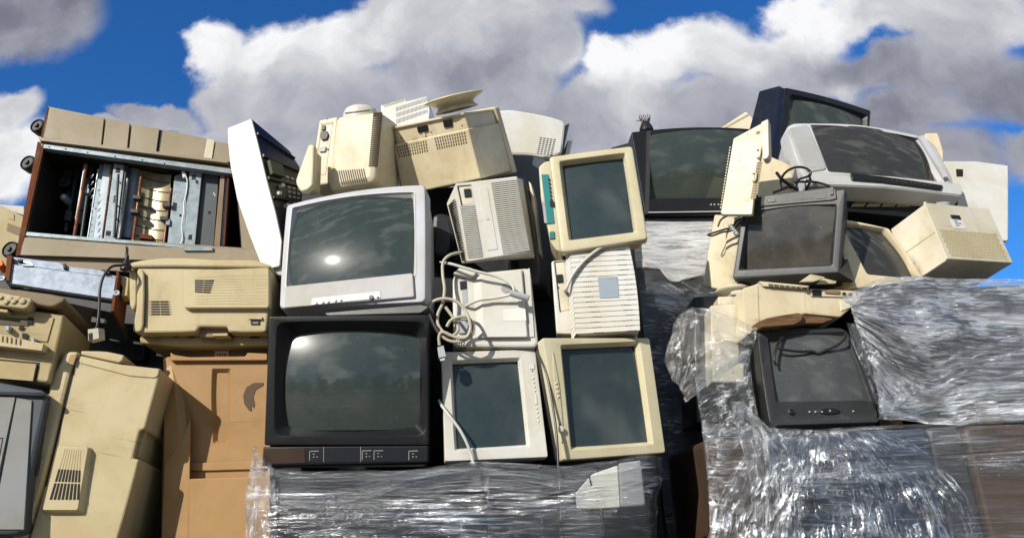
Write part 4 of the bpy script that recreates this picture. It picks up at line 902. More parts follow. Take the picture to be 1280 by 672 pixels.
for c in ((48, 402), (172, 462)):
    T.part('roller_clip', MB().boxn(F.q(zB, [(c[0]-9, c[1]-14), (c[0]+10, c[1]-12), (c[0]+6, c[1]+16), (c[0]-10, c[1]+14)], .012), Yn, .022, .002, .003), M['steel2'])
quadpart(T, 'output_tray', M['printer'], zB, [(-150, 400), (236, 486), (228, 520), (-150, 478)], .01, .035, .02, .004)
for k in range(5): quadpart(T, 'tray_rib', M['printer2'], zB, [(10+k*22, 432+k*4), (14+k*22, 433+k*4), (12+k*22, 462+k*4), (8+k*22, 461+k*4)], -.025, .004, .002)
quadpart(T, 'paper_drawer', M['printer2'], zB, [(-150, 545), (188, 575), (170, 660), (-160, 635)], .02, .010, .01, .003)
quadpart(T, 'drawer_gap', M['hole'], zB, [(-150, 536), (196, 566), (176, 662), (-160, 640)], .02, .002, .001)

# --- grey printer bottom left
F = pose('grey_printer'); F = Fr(F.M.to_translation(), 10, -4, 9, (.46, .4, .5)); T = Thing('printer', 'blue-grey printer with a front door tinted as sunlit, bottom left under the open beige printer', 'printer', F, base=(0, .2, -.3))
T.part('body', MB().prism(hitmb(F, zC, [(-150, 150), (0, 165), (200, 205), (222, 222), (180, 420), (150, 560), (110, 900), (-200, 900)]), .02, .40, e=.012, r=.03, n=4, m=2), M['slate'])
T.part('lid', MB().prism(hitmb(F, zC, [(-150, 130), (0, 146), (212, 186), (226, 210), (200, 216), (0, 210), (-150, 206)]), 0, .40, e=.012, r=.02, n=3, m=2), M['slate'])
quadpart(T, 'front_door', M['midgrey'], zC, [(-150, 215), (80, 220), (0, 600), (-60, 880)][:4], .02, .008, .002, .004)  # paler grey than the body: sunlit patch put into the door colour
quadpart(T, 'side_panel', M['midgrey'], zC, [(86, 222), (160, 235), (120, 880), (-40, 880)], .02, .006, .002, .004)
fd = MB()
for qd in ([(-20, 425), (16, 420), (15, 424), (-20, 429)], [(12, 420), (16, 420), (0, 510), (-4, 510)]): fd.boxn(F.q(zC, qd, .012), Yn, .001, .001)
T.part('latch_outline', fd, M['hole'])
T.part('side_handle', MB().prism(hitmb(F, zC, [(180, 352), (192, 352), (176, 470), (164, 560), (152, 600), (152, 480)]), .05, .12, e=.004, r=.006, n=2, m=2), M['charcoal'])

# --- laser printer
F = pose('laser'); F = Fr(F.M.to_translation(), 2, 0, 1, (.54, .4, .27)); T = Thing('printer', 'beige laser printer with a raised side panel and slotted vents, under the white casing', 'printer', F, base=(0, .2, -.16))
T.part('body', MB().prism(hitmb(F, zD, [(98, 150), (845, 158), (846, 190), (822, 516), (606, 516), (600, 486), (440, 484), (432, 514), (120, 520), (72, 512), (100, 300)]), .0, .38, e=.008, r=.012, n=3, m=3), M['printer'])
T.part('top_cover', MB().prism(hitmb(F, zD, [(56, 126), (130, 112), (260, 99), (380, 100), (520, 110), (760, 112), (845, 140), (846, 158), (300, 150), (100, 152), (58, 160)]), -.004, .38, e=.008, r=.014, n=3, m=2), M['printer'])
T.part('front_door', MB().prism(hitmb(F, zD, [(100, 166), (130, 168), (140, 190), (142, 300), (136, 480), (122, 516), (84, 518), (76, 500), (96, 380)]), -.010, .05, e=.006, r=.012, n=3, m=2), M['printer'])
T.part('front_edge', MB().prism(hitmb(F, zD, [(52, 168), (98, 166), (94, 360), (76, 400), (56, 370)], .03), .025, .30, e=.006, r=.012, n=3, m=2), M['printer'])
rpq = T.part('raised_panel', MB().loft([[Vector((p.x, y, p.y)) for p in ring(hitmb(F, zD, qd), .012, 4, 4)] for qd, y in (([(374, 184), (838, 166), (838, 384), (374, 384)], -.022), ([(368, 180), (842, 163), (842, 388), (370, 388)], -.019), ([(362, 176), (846, 160), (846, 393), (364, 393)], .006))]), M['printer'], smooth=30)
q = F.q(zD, [(380, 190), (838, 172), (838, 380), (380, 380)], -.022)
gr = MB()
for k in range(11):
    v = .10+k*.078; bow = .05*math.sin(k*.9+.4)
    for s_ in range(10):
        u0, u1 = .10+.09*s_, .19+.09*s_; f0 = v+bow*(u0-.5)**2*3; f1 = v+bow*(u1-.5)**2*3
        gr.boxn([bil(q, u0, f0), bil(q, u1, f1), bil(q, u1, f1+.012), bil(q, u0, f0+.012)], Yn, .0005, .001)
T.part('groove', gr, M['printer2'], rpq)
def grid_vent(z, quad, rows, cols, y, name='vent', par=None, fr=.6, fc=.92):
    return T.part(name, slots(F.q(z, quad, y), rows, cols, fr, fc), M['hole'], par)
grid_vent(zD, [(418, 220), (530, 222), (506, 300), (418, 292)], 6, 2, -.022, par=rpq)
grid_vent(zD, [(174, 338), (272, 338), (282, 422), (174, 422)], 6, 2, 0.)
hd = MB(); q = F.q(zD, [(160, 338), (176, 338), (176, 422), (160, 422)]); q2 = F.q(zD, [(262, 338), (280, 338), (292, 422), (272, 422)])
for i in range(6):
    for qq in (q, q2): hd.boxn(subq(qq, 0, 1, (i+.30)/6, (i+.62)/6), Yn, .001, .001)
T.part('vent_groove', hd, M['brown'])
quadpart(T, 'switch_lid', M['printer'], zD, [(722, 430), (800, 432), (800, 446), (722, 444)], 0, .010, .001, .002)
quadpart(T, 'power_switch', M['black'], zD, [(733, 448), (784, 448), (784, 474), (733, 474)], 0, .004, .001, .001)
quadpart(T, 'switch_mark', M['ltgrey'], zD, [(744, 460), (774, 459), (774, 465), (744, 466)], -.004, .0006, .0004)
for k_, qs in enumerate(([(139, 188), (144, 188), (146, 300), (140, 482), (135, 482), (141, 300)], [(104, 151), (300, 150), (842, 157), (842, 161), (300, 155), (104, 156)])): T.part('gap', MB().prism(hitmb(F, zD, qs), -.0125+.008*k_, .001, e=.0004, r=.0005, n=1, m=1), M['shade'])
T.part('handle_recess', MB().prism(hitmb(F, zD, [(438, 484), (602, 486), (606, 540), (440, 540)], .02), .03, .3, e=.003, r=.004), M['brown'])
quadpart(T, 'tray_catch', M['printer'], zD, [(520, 524), (606, 522), (606, 537), (520, 537)], 0, .006, .05, .002)
T.part('paper_tray', MB().prism(hitmb(F, zD, [(80, 522), (815, 518), (815, 572), (300, 580), (85, 560)], .02), .07, .36, e=.006, r=.008, n=2, m=2), M['printer2'])
for qd in ([(300, 532), (330, 532), (330, 545), (300, 545)], [(380, 540), (420, 538), (420, 546), (380, 548)], [(640, 526), (690, 524), (690, 536), (640, 538)], [(730, 540), (780, 538), (780, 548), (730, 550)]): quadpart(T, 'slot', M['hole'], zD, qd, .07, .004, .001)

# --- printer standing on end, leaning
F = pose('lean_printer'); F = Fr(F.M.to_translation(), 6, -3, 13, (.34, .38, .66)); T = Thing('printer', 'beige printer standing on end and leaning right, with a raised slotted vent', 'printer', F, base=(0, .19, -.34))
T.part('body', MB().prism(hitmb(F, zC, [(392, 14), (600, 60), (796, 80), (784, 128), (722, 352), (716, 382), (690, 384), (655, 524), (690, 526), (560, 1000), (120, 1000), (220, 660), (362, 64)]), .0, .38, e=.007, r=.010, n=3, m=3), M['printer'])
T.part('door', MB().prism(hitmb(F, zC, [(330, -4), (392, 0), (388, 20), (362, 66), (220, 660), (110, 1000), (40, 1000), (140, 640), (205, 450), (232, 240), (262, 120)]), -.012, .34, e=.012, r=.02, n=3, m=3), M['printer'])
T.part('top_cover', MB().prism(hitmb(F, zC, [(402, 20), (600, 62), (790, 82), (782, 118), (765, 128), (640, 118), (400, 56), (390, 44)]), -.004, .30, e=.003, r=.008, n=3, m=2), M['printer'])
T.part('rear_hinge', MB().prism(hitmb(F, zC, [(395, -8), (520, -6), (615, 14), (606, 38), (590, 54), (400, 14)], .02), .02, .30, e=.005, r=.008, n=3, m=2), M['printer'])
quadpart(T, 'latch', M['tan'], zC, [(352, 12), (378, 14), (362, 62), (332, 56)], -.012, .002, .001)
quadpart(T, 'gap', M['hole'], zC, [(368, 66), (373, 66), (231, 660), (222, 660)], 0, .0018, .001)
quadpart(T, 'hand_grip', M['olive'], zC, [(694, 384), (720, 384), (690, 520), (657, 520)], .03, .004, .02)
vb = T.part('raised_vent', MB().loft([[Vector((p.x, y, p.y)) for p in ring(hitmb(F, zC, qd), .006, 3, 3)] for qd, y in (([(300, 466), (446, 474), (395, 780), (225, 780)], -.024), ([(290, 448), (462, 474), (420, 800), (215, 800)], .004))]), M['printer'], smooth=25)
q = F.q(zC, [(318, 474), (404, 484), (396, 740), (238, 740)], -.024)
sl2 = MB(); gv = MB()
for j in range(8):
    gv.boxn(subq(q, (j+.35)/8, (j+.6)/8, 0, .38), Yn, .0008, .001)
    for a, b in ((.39, .62), (.65, .95)): sl2.boxn(subq(q, (j+.15)/8, (j+.78)/8, a, b), Yn, .0012, .001)
T.part('vent', sl2, M['hole'], vb); T.part('vent_groove', gv, M['printer2'], vb)

# --- tan tray
F = pose('tray'); F = Fr(F.M.to_translation(), 0, -2, 1.5, (.42, .22, .66)); T = Thing('paper_tray', 'tan plastic tray standing on edge with a tall oval grip, left of the black television', 'tray', F, base=(0, .1, -.38))
ot = hitmb(F, zE, [(90, 92), (560, 86), (560, 920), (70, 920)])
hole = hitmb(F, zE, [(203, 372), (520, 372), (520, 628), (196, 630)])
gp = hitmb(F, zE, [(302, 143), (384, 143), (370, 474), (306, 474)], .05); bkq = hitmb(F, zE, [(90, 94), (560, 90), (560, 660), (92, 660)], .05); gb = (0, .005, 0, .005)
T.part('back_panel', MB().rings([(bkq, .078, .006), (bkq, .053, .006), (inset(bkq, .003), .050, .005), (inset(gp, -.002), .050, .006, gb), (gp, .051, .006, gb), (inset(gp, .013), .068, .006, gb)], True, True, n=3, m=8), M['tan'], smooth=30)
T.part('left_wall', MB().loft([[Vector((p.x, y, p.y)) for p in ring(hitmb(F, zE, qd, y), .006, 3, 3)] for qd, y in (([(92, 560), (160, 472), (204, 374), (196, 930), (78, 930)], -.004), ([(90, 555), (160, 468), (206, 368), (200, 935), (76, 935)], .0), ([(88, 94), (118, 90), (210, 372), (204, 935), (76, 935)], .056))]), M['tan'], smooth=25)
T.part('lower_wall', MB().prism(hitmb(F, zE, [(196, 630), (560, 618), (560, 940), (190, 940)]), -.004, .07, e=.004, r=.006), M['tan'])
T.part('inner_step', MB().prism(hitmb(F, zE, [(205, 560), (560, 548), (560, 586), (205, 596)], .04), .040, .06, e=.003, r=.004), M['tan'])
T.part('top_rim', MB().prism(hitmb(F, zE, [(116, 70), (136, 82), (200, 92), (450, 88), (456, 72), (545, 76), (545, 106), (116, 108)], .03), .030, .07, e=.003, r=.005, n=2, m=2), M['tan'])
T.part('shade_crescent', MB().prism(hitmb(F, zE, [(530, 205), (484, 206), (452, 226), (438, 262), (444, 300), (464, 328), (479, 333), (476, 308), (488, 320), (491, 300), (484, 268), (496, 236), (530, 217)], .049), .0485, .055, e=.0008, r=.004, n=2, m=2), M['tandark'])  # dark crescent, slightly raised, with shade put into its colour
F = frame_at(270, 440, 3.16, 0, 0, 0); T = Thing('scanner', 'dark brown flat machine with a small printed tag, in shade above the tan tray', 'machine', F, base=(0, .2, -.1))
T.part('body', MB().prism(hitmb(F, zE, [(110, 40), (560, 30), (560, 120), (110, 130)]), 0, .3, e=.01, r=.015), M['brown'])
tg = quadpart(T, 'tag', M['paper'], zE, [(314, 66), (376, 66), (378, 92), (312, 92)], 0, .003, .001, .001)
tx = MB()
for x0, x1, yy_ in ((322, 330, 76), (332, 340, 76), (343, 350, 76), (353, 366, 76)): tx.boxn(F.q(zE, [(x0, yy_), (x1, yy_), (x1, yy_+10), (x0, yy_+10)], -.003), Yn, .0006, .0004)
T.part('print', tx, M['red'], tg)
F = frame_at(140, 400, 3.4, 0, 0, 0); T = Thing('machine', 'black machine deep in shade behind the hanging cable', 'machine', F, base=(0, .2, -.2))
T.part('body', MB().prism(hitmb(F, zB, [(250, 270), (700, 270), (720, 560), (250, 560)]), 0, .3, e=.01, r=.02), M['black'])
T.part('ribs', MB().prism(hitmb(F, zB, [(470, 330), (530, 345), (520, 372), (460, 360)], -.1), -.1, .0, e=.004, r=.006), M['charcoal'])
hc = [at(*p) for p in [(158, 318, 3.1), (158, 326, 3.0), (154, 331, 2.93), (140, 333, 2.90), (130, 344, 2.89), (125, 362, 2.88), (124, 385, 2.87), (122, 405, 2.86), (119, 412, 2.86)]]
th = bpy.data.objects.new('hanging_cable', None); COL.objects.link(th); th.location = hc[-1]; th['label'] = 'black cable with a boxy plug hanging above the leaning beige printer'; th['category'] = 'cable'
wpart(th, 'cord', MB().tube(hc, .0052, 10, 8), M['bcable'])
c = at(158, 328, 2.99); wpart(th, 'strain_relief', MB().lathe(c+Vector((0, 0, .03)), (0, 0, -1), [(0, .007), (.02, .009), (.045, .02), (.06, .022), (.062, .01)], 14), M['bcable'])
pq_ = [at(*p, 2.86) for p in [zB(446, 400), zB(480, 394), zB(506, 400), zB(500, 456), zB(452, 462), zB(440, 440)]]
wpart(th, 'plug', MB().boxn([at(*zB(444, 402), 2.86), at(*zB(500, 394), 2.86), at(*zB(504, 450), 2.86), at(*zB(446, 464), 2.86)], Vector((-.3, -.95, 0)), .012, .016, .003), M['cable'])
wpart(th, 'plug_mouth', MB().boxn([at(*zB(441, 422), 2.85), at(*zB(460, 418), 2.85), at(*zB(460, 452), 2.85), at(*zB(443, 458), 2.85)], Vector((-.3, -.95, 0)), .004, .01, .001), M['hole'])
wpart(th, 'clip', MB().boxn([at(*zB(455, 340), 2.87), at(*zB(525, 352), 2.87), at(*zB(520, 372), 2.87), at(*zB(452, 366), 2.87)], Vector((0, -1, 0)), .006, .008, .002), M['charcoal'])
# ================================================================ right set
# --- big dark television behind
F = pose('big_tv'); F = Fr(F.M.to_translation(), 2, -2, .3, (.90, .5, .46)); T = Thing('television', 'big dark grey television half hidden behind the keyboard, with a torn cable end on top', 'television', F)
a, b, c_, d = [F.hit(zT(*p)) for p in ((362, 182), (812, 172), (820, 474), (410, 476))]
outer = xz([a, b, c_, d]); s_ = [F.hit(zT(*p)) for p in ((432, 204), (776, 196), (782, 408), (426, 411))]
crt(T, outer, xz(s_), M['black2'], M['black'], M['glass_green'], bt=.10, rec=.012, slope=.008, ro=.012, ri=.012, bo=(.022, 0, 0, 0), bi=(.012, 0, 0, 0), bulge=.05, tilt=(.0, .03), back=.6)
rd = MB(); rd.boxn(F.q(zT, [(416, 182), (428, 180), (422, 470), (410, 474)]), Yn, .012, .002, .003); T.part('bezel_ridge', rd, M['darkgrey'])
quadpart(T, 'lower_panel', M['black2'], zT, [(424, 420), (800, 414), (800, 462), (412, 464)], 0, .010, .002, .003)
quadpart(T, 'highlight_line', M['silver2'], zT, [(418, 463), (800, 458), (800, 461), (418, 466)], -.006, .006, .002)  # silver strip paints in the highlight along the lower edge
quadpart(T, 'foot', M['navy'], zT, [(405, 470), (820, 466), (820, 500), (412, 498)], .02, .0, .35, .004)
lt = MB()
for x in (638, 650, 664): lt.boxn(F.q(zT, [(x, 433), (x+5, 433), (x+5, 438), (x, 438)], -.010), Yn, .001, .001)
T.part('marking', lt, M['ltgrey'])
# torn cable end on top
c = at(808, 162.5, 3.95); th = bpy.data.objects.new('torn_cable_end', None); COL.objects.link(th); th.location = c; th['label'] = 'torn black cable boot with frayed copper wires, on top of the big dark television'; th['category'] = 'cable end'
wpart(th, 'boot', MB().lathe(c-Vector((0, 0, .01)), (0, 0, 1), [(0, .040), (.02, .037), (.045, .026), (.056, .018)], 16), M['bcable'])
ww = MB(); wk = MB()
for k in range(15):
    a = random.uniform(0, 6.28); r_ = random.uniform(.010, .034); p0 = c+Vector((math.cos(a)*.008, math.sin(a)*.008, .04))
    p1 = p0+Vector((math.cos(a)*r_*.7, math.sin(a)*r_*.5, random.uniform(.012, .022))); p2 = p1+Vector((math.cos(a+1)*r_*.8, math.sin(a)*r_*.4, random.uniform(-.012, .022)))
    (ww if k % 2 else wk).tube([p0, p1, p2], random.uniform(.0018, .0034), 6, 5)
wpart(th, 'wire', ww, M['fray']); wpart(th, 'wire', wk, M['bcable'])
wk = MB()
for k in range(6): wk.tube([c+Vector((-.005+.004*k, 0, .05)), c+Vector((-.03+.012*k, 0, .075+.006*(k % 3))), c+Vector((-.024+.01*k, .0, .095-.005*(k % 2)))], .0022, 6, 4)
wpart(th, 'sheath_shreds', wk, M['bcable'])
# low slab just left of the big television
F = frame_at(782, 178, 4.05, 0, 0, 0); T = Thing('monitor', 'flat dark monitor back showing just left of the big dark television', 'monitor', F, base=(0, .1, -.1))
T.part('housing', MB().prism(hitmb(F, zT, [(290, 236), (355, 218), (370, 230), (370, 300), (290, 300)]), 0, .3, e=.005, r=.01), M['darkgrey'])
# cream wedge
F = frame_at(920, 152, 4.1, -14, 0, 0); T = Thing('monitor', 'cream box corner poking up between the big dark television and the blue-black one', 'box', F, base=(0, .1, -.1))
T.part('housing', MB().prism(hitmb(F, zT, [(660, 176), (764, 109), (790, 134), (760, 240), (650, 240)]), 0, .25, e=.006, r=.008, n=2, m=2), M['cream3'])
quadpart(T, 'seam', M['olive'], zT, [(686, 166), (772, 118), (776, 122), (694, 168)], 0, .002, .001)

# --- blue-black television on top
F = Fr(at(1030, 160, 3.85), 16, 2, 13, (.50, .45, .42)); T = Thing('television', 'blue-black television tilted on the very top at right, screen facing right', 'television', F)
outer = hitmb(F, zP, [(288, 24), (566, 98), (548, 345), (262, 262)])
scr = hitmb(F, zP, [(312, 54), (548, 118), (536, 318), (294, 250)])
crt(T, outer, scr, M['navy'], M['navy'], M['glass_green'], bt=.05, rec=.02, slope=.012, ro=.012, ri=.012, bo=(.012, 0, 0, 0), bi=(.010, 0, 0, 0), bulge=.03, back=.86, D=.36)
lp = MB(); f3 = [F.hit(zP(288, 24)), F.hit(zP(262, 262))]; b3 = [F.hit(zP(205, 37), 1, .22), F.hit(zP(150, 250), 1, .22)]; t3 = [F.hit(zP(268, 20), 1, .07), F.hit(zP(236, 262), 1, .07)]
sec = lambda i: [f3[i]+Vector((.004, .012, 0)), t3[i], b3[i], b3[i]+Vector((.2, .05, -.02)), f3[i]+Vector((.2, .05, -.03))]
T.part('side_shell', MB().loft([sec(0), sec(1)]), M['navy'], smooth=20)

# --- wide silver television
F = pose('wide_tv'); F = Fr(F.M.to_translation(), 4, -14, 7, (.72, .5, .38)); T = Thing('television', 'wide silver-grey television with a curved top and black display strip, high at right', 'television', F)
outer = hitmb(F, zP, [(292, 130), (772, 186), (852, 338), (352, 318)])
scr = hitmb(F, zP, [(389, 151), (712, 188), (797, 316), (440, 284)])
yf = lambda x, z: .10*x*x
crt(T, outer, scr, M['silver2'], M['silver2'], M['glass_brown'], bt=.10, rec=.028, slope=.020, ro=.055, ri=.010, bo=(.024, 0, 0, .006), bi=(.020, 0, 0, 0), bulge=.035, tilt=(.0, .02), yf=yf, e=.016, back=.62, seam=.006)
sp_ = MB().rings([(hitmb(F, zP, [(300, 152), (362, 142), (424, 288), (356, 296)]), y, .02) for y in (.012, -.002)]+[(inset(hitmb(F, zP, [(300, 152), (362, 142), (424, 288), (356, 296)]), .003), -.005, .018)], False, True, yf=yf)
T.part('speaker_panel', sp_, M['ltgrey'], smooth=25)
lpb = T.part('lower_bar', MB().rings([(inset(hitmb(F, zP, [(342, 306), (620, 318), (856, 338), (862, 378), (600, 356), (356, 344)]), .006), -.022, .012), (hitmb(F, zP, [(342, 306), (620, 318), (856, 338), (862, 378), (600, 356), (356, 344)]), -.014, .016), (hitmb(F, zP, [(342, 306), (620, 318), (856, 338), (862, 378), (600, 356), (356, 344)]), .12, .016)], yf=yf, n=4, m=6), M['silver2'], smooth=30)
ds_ = MB()
dq = F.q(zP, [(498, 303), (798, 340), (792, 355), (504, 325)], -.02)
ds_.rings([(xz(dq), .0, .003), (xz(dq), -.028, .003), (inset(xz(dq), .002), -.030, .002)], False, True, yf=yf, m=8)
dpl = T.part('display_strip', ds_, M['black'], lpb)
lg = MB()
for k in range(9):
    p = bil(dq, .44+k*.052, .45+.1*(k % 2)); w_ = .004; y = -.0307+yf(p.x, p.z)
    q = [Vector((p.x-w_, y, p.z+.002)), Vector((p.x+w_, y, p.z+.0016)), Vector((p.x+w_, y, p.z-.002)), Vector((p.x-w_, y, p.z-.0016))]; lg.boxn(q, Yn, .0006, .0004)
T.part('marking', lg, M['slate'], dpl)
quadpart(T, 'bright_trim', M['silver'], zP, [(716, 184), (734, 180), (812, 318), (800, 318)], .0, .008, .002, .003)
# underside with slots
zb = min(p[1] for p in outer)
us = T.part('underside', MB().prism(hitmb(F, zP, [(420, 345), (640, 356), (866, 372), (850, 440), (430, 400)], .05), .09, .48, e=.006, r=.01, n=3, m=3), M['black2'])
vt = MB()
for r_ in range(3):
    for g_ in range(4):
        for k in range(5):
            u = .06+g_*.235+k*.040; v = .10+r_*.30
            vt.boxn(F.q(zP, [(526+u*210+r_*-14, 366+v*46), (526+u*210+6-r_*14, 366+v*46), (520+u*210+2-r_*14, 377+v*46), (514+u*210+2-r_*14, 377+v*46)], .088), Yn, .0015, .001)
T.part('vent', vt, M['olive'], us)

# --- keyboard on end
F = pose('keyboard'); F = Fr(F.M.to_translation(), -32, -12, -6, (.17, .04, .42)); T = Thing('keyboard', 'cream keyboard standing on end with its underside facing out', 'keyboard', F, base=(0, .015, -.2))
kq = [(66, 170), (240, 80), (170, 545), (2, 545)]
T.part('base_plate', MB().prism(hitmb(F, zX, [(66, 170), (204, 96), (222, 120), (166, 470), (158, 545), (2, 545)]), 0, .02, e=.003, r=.006, n=2, m=3), M['cream3'])
T.part('rear_edge', MB().prism(hitmb(F, zX, [(204, 98), (242, 79), (246, 260), (236, 276), (214, 280)]), -.012, .03, e=.004, r=.008, n=3, m=3), M['cream3'])
bqk = F.q(zX, [(62, 190), (196, 110), (150, 530), (12, 535)])
for i in range(4):
    for j in range(2): T.part('raised_patch', MB().boxn(subq(bqk, .12+j*.42, .44+j*.42, .06+i*.235, .22+i*.235), Yn, .0010, .001, .0010), M['cream3'])
vt = MB(); q = F.q(zX, [(184, 285), (210, 285), (178, 470), (150, 470)])
for i in range(24): vt.boxn(subq(q, 0, 1, (i+.25)/24, (i+.7)/24), Yn, .004, .001)
T.part('vent', vt, M['olive'])
hl = MB()
for c in ((188, 142), ): hl.disc(F.hit(zX(*c)), Yn, .010, .0012)
for c in ((80, 205), (96, 282), (138, 150), (60, 330), (8, 540), (120, 470)): hl.disc(F.hit(zX(*c)), Yn, .0032, .0012)
T.part('screw_hole', hl, M['brown'])
for c in ((190, 238), (170, 355)):
    T.part('foot', MB().tube([F.hit(zX(c[0]-8, c[1]-12), 1, -.002), F.hit(zX(c[0]+8, c[1]-14), 1, -.012), F.hit(zX(c[0]+4, c[1]+22), 1, -.014), F.hit(zX(c[0]-8, c[1]+26), 1, -.002)], .004, 8, 4), M['cream2'])
td = MB(); q = F.q(zX, [(52, 210), (58, 210), (10, 520), (4, 520)])
for i in range(22): td.boxn(subq(q, -.6, .2, (i+.2)/22, (i+.7)/22), Yn, .002, .001)
T.part('edge_teeth', td, M['cream'])
# --- cream monitor shell behind the keyboard
F = frame_at(960, 225, 3.42, -8, -4, 6); T = Thing('monitor', 'plain cream monitor side behind the upended keyboard and the black wires', 'monitor', F, base=(0, .1, -.2))
T.part('housing', MB().prism(hitmb(F, zX, [(170, 240), (248, 256), (350, 300), (388, 360), (440, 470), (420, 620), (140, 560)]), 0, .3, e=.008, r=.012, n=3, m=3), M['cream'])
# --- wires on the grey monitor
ws = [[(280, 340), (300, 365), (330, 390), (385, 425)], [(262, 438), (300, 425), (350, 405), (392, 372), (440, 355), (446, 335), (420, 316), (380, 312), (340, 326), (312, 352), (300, 385), (306, 420)], [(345, 418), (372, 388), (420, 384), (470, 386), (520, 398), (548, 412)], [(440, 350), (446, 380), (430, 412), (424, 425)], [(290, 430), (360, 392), (380, 384), (360, 420)]]
tb = MB()
for k, l_ in enumerate(ws): tb.tube([at(*zX(*p), 3.20+.015*k-.02*math.sin(i*1.7)) for i, p in enumerate(l_)], .0055 if k else .007, 8, 8)
solo('black_wires', tb, M['bcable'], 'tangle of black wires looping up from the top of the charcoal monitor', 'cable', at(*zX(350, 425), 3.2))
# --- grey monitor
F = pose('grey_mon'); F = Fr(F.M.to_translation(), -27, -4, 9, (.424, .40, .39)); T = Thing('monitor', 'charcoal monitor with a dusty brown screen and a row of sockets above it', 'monitor', F)
outer = hitmb(F, zP, [(155, 388), (484, 351), (462, 622), (118, 640)])
scr = hitmb(F, zP, [(176, 439), (443, 411), (429, 589), (150, 604)])
crt(T, outer, scr, M['charcoal'], M['charcoal'], M['glass_dust'], bt=.06, rec=.028, slope=.012, ro=.006, ri=.006, bulge=.016, tilt=(.0, .024), bi=(.012, 0, 0, 0), back=.8, waist=.99, e=.006, D=.40)
tp = T.part('socket_panel', MB().prism(hitmb(F, zP, [(188, 380), (430, 348), (452, 352), (456, 385), (440, 390), (190, 412)]), -.006, .03, e=.003, r=.004, n=2, m=2), M['charcoal'])
for c in ((207, 398), (222, 396), (342, 382), (357, 381), (373, 380)): T.part('socket', MB().lathe(F.hit(zP(*c), 1, -.006), Yn, [(0, .007), (.0015, .007), (.0015, .004), (.0004, .0035)], 16), M['black'], tp)
T.part('port', MB().prism(hitmb(F, zP, [(232, 388), (258, 385), (258, 395), (232, 398)]), -.009, .0, e=.001, r=.004), M['black'], tp)
quadpart(T, 'port', M['black'], zP, [(384, 374), (420, 370), (420, 382), (384, 385)], -.006, .002, .001, par=tp)
for qd in ([(190, 372), (200, 371), (200, 392), (190, 394)], [(434, 348), (444, 347), (444, 372), (434, 374)]): quadpart(T, 'tab', M['charcoal'], zP, qd, -.004, .008, .01, .001)
quadpart(T, 'notch', M['black'], zP, [(298, 400), (310, 399), (310, 403), (298, 404)], 0, .001, .001)
T.part('lower_shell', MB().loft([[Vector((p.x, y, p.y)) for p in ring(hitmb(F, zP, qd, y), .006, 3, 3)] for qd, y in (([(120, 634), (462, 616), (462, 622), (120, 641)], .004), ([(122, 600), (486, 590), (510, 652), (156, 671)], .10), ([(130, 560), (500, 550), (520, 640), (180, 655)], .25))]), M['charcoal'], smooth=25)

# --- olive-cream monitor standing behind
F = Fr(at(906, 315, 3.32), -12, 0, 2, (.13, .3, .31)); T = Thing('monitor', 'cream monitor seen side-on with a dark shadow across it, left of the charcoal monitor', 'monitor', F, base=(0, .15, -.17))
T.part('housing', MB().loft([[Vector((p.x, y, p.y)) for p in ring(hitmb(F, zI, qd, y), .008, 3, 3)] for qd, y in (([(196, 84), (300, 92), (290, 424), (178, 436)], 0), ([(190, 80), (306, 88), (296, 430), (172, 444)], .012), ([(132, 72), (330, 82), (330, 440), (72, 424)], .10), ([(150, 80), (340, 90), (340, 430), (110, 410)], .30))]), M['cream2'], smooth=25)
bs = F.hit(zI(225, 438), 1, .03); T.part('swivel_base', MB().lathe(bs-Vector((0, 0, .02)), (0, .1, 1), [(0, .075), (.006, .080), (.012, .078), (.02, .05)], 28), M['cream3'], smooth=40)
wr = [[(96, 172), (130, 160), (190, 142), (226, 138)], [(96, 172), (120, 176), (170, 158), (215, 150), (262, 105)], [(148, 130), (165, 95), (210, 74), (260, 80)], [(222, 128), (240, 105), (262, 92)]]
tb = MB()
for k, l_ in enumerate(wr): tb.tube([at(*zI(*p), 3.27-.012*(k % 2)) for p in l_], .0042, 8, 6)
th = bpy.data.objects.new('cable', None); COL.objects.link(th); th.location = at(*zI(96, 172), 3.27); th['label'] = 'thin dark cable with a ridged grey plug, lying across the cream monitor side'; th['category'] = 'cable'
wpart(th, 'cord', tb, M['bcable'])
pa, pb = at(*zI(202, 118), 3.24), at(*zI(246, 172), 3.24); ax_ = pb-pa
wpart(th, 'plug', MB().lathe(pa, ax_, [(0, .006)]+[(ax_.length*(.05+.09*k), .010 if k % 2 else .0075) for k in range(10)]+[(ax_.length, .007)], 12), M['ltgrey'])

# --- cream monitor with a dark screen, right edge
F = Fr(at(1112, 315, 3.22), 8, -10, 6, (.30, .3, .25)); T = Thing('monitor', 'cream monitor with a dark brown slanting screen, between the charcoal monitor and the cream box', 'monitor', F)
outer = hitmb(F, zL, [(-20, 384), (178, 424), (310, 612), (40, 646)])
scr = hitmb(F, zL, [(10, 408), (162, 432), (284, 604), (104, 586)])
crt(T, outer, scr, M['cream'], M['cream'], M['glass_brown'], bt=.05, rec=.02, slope=.008, ro=.010, ri=.008, bo=(.004, .006, 0, 0), bi=(.004, .012, 0, 0), bulge=.016, back=.75, D=.28)
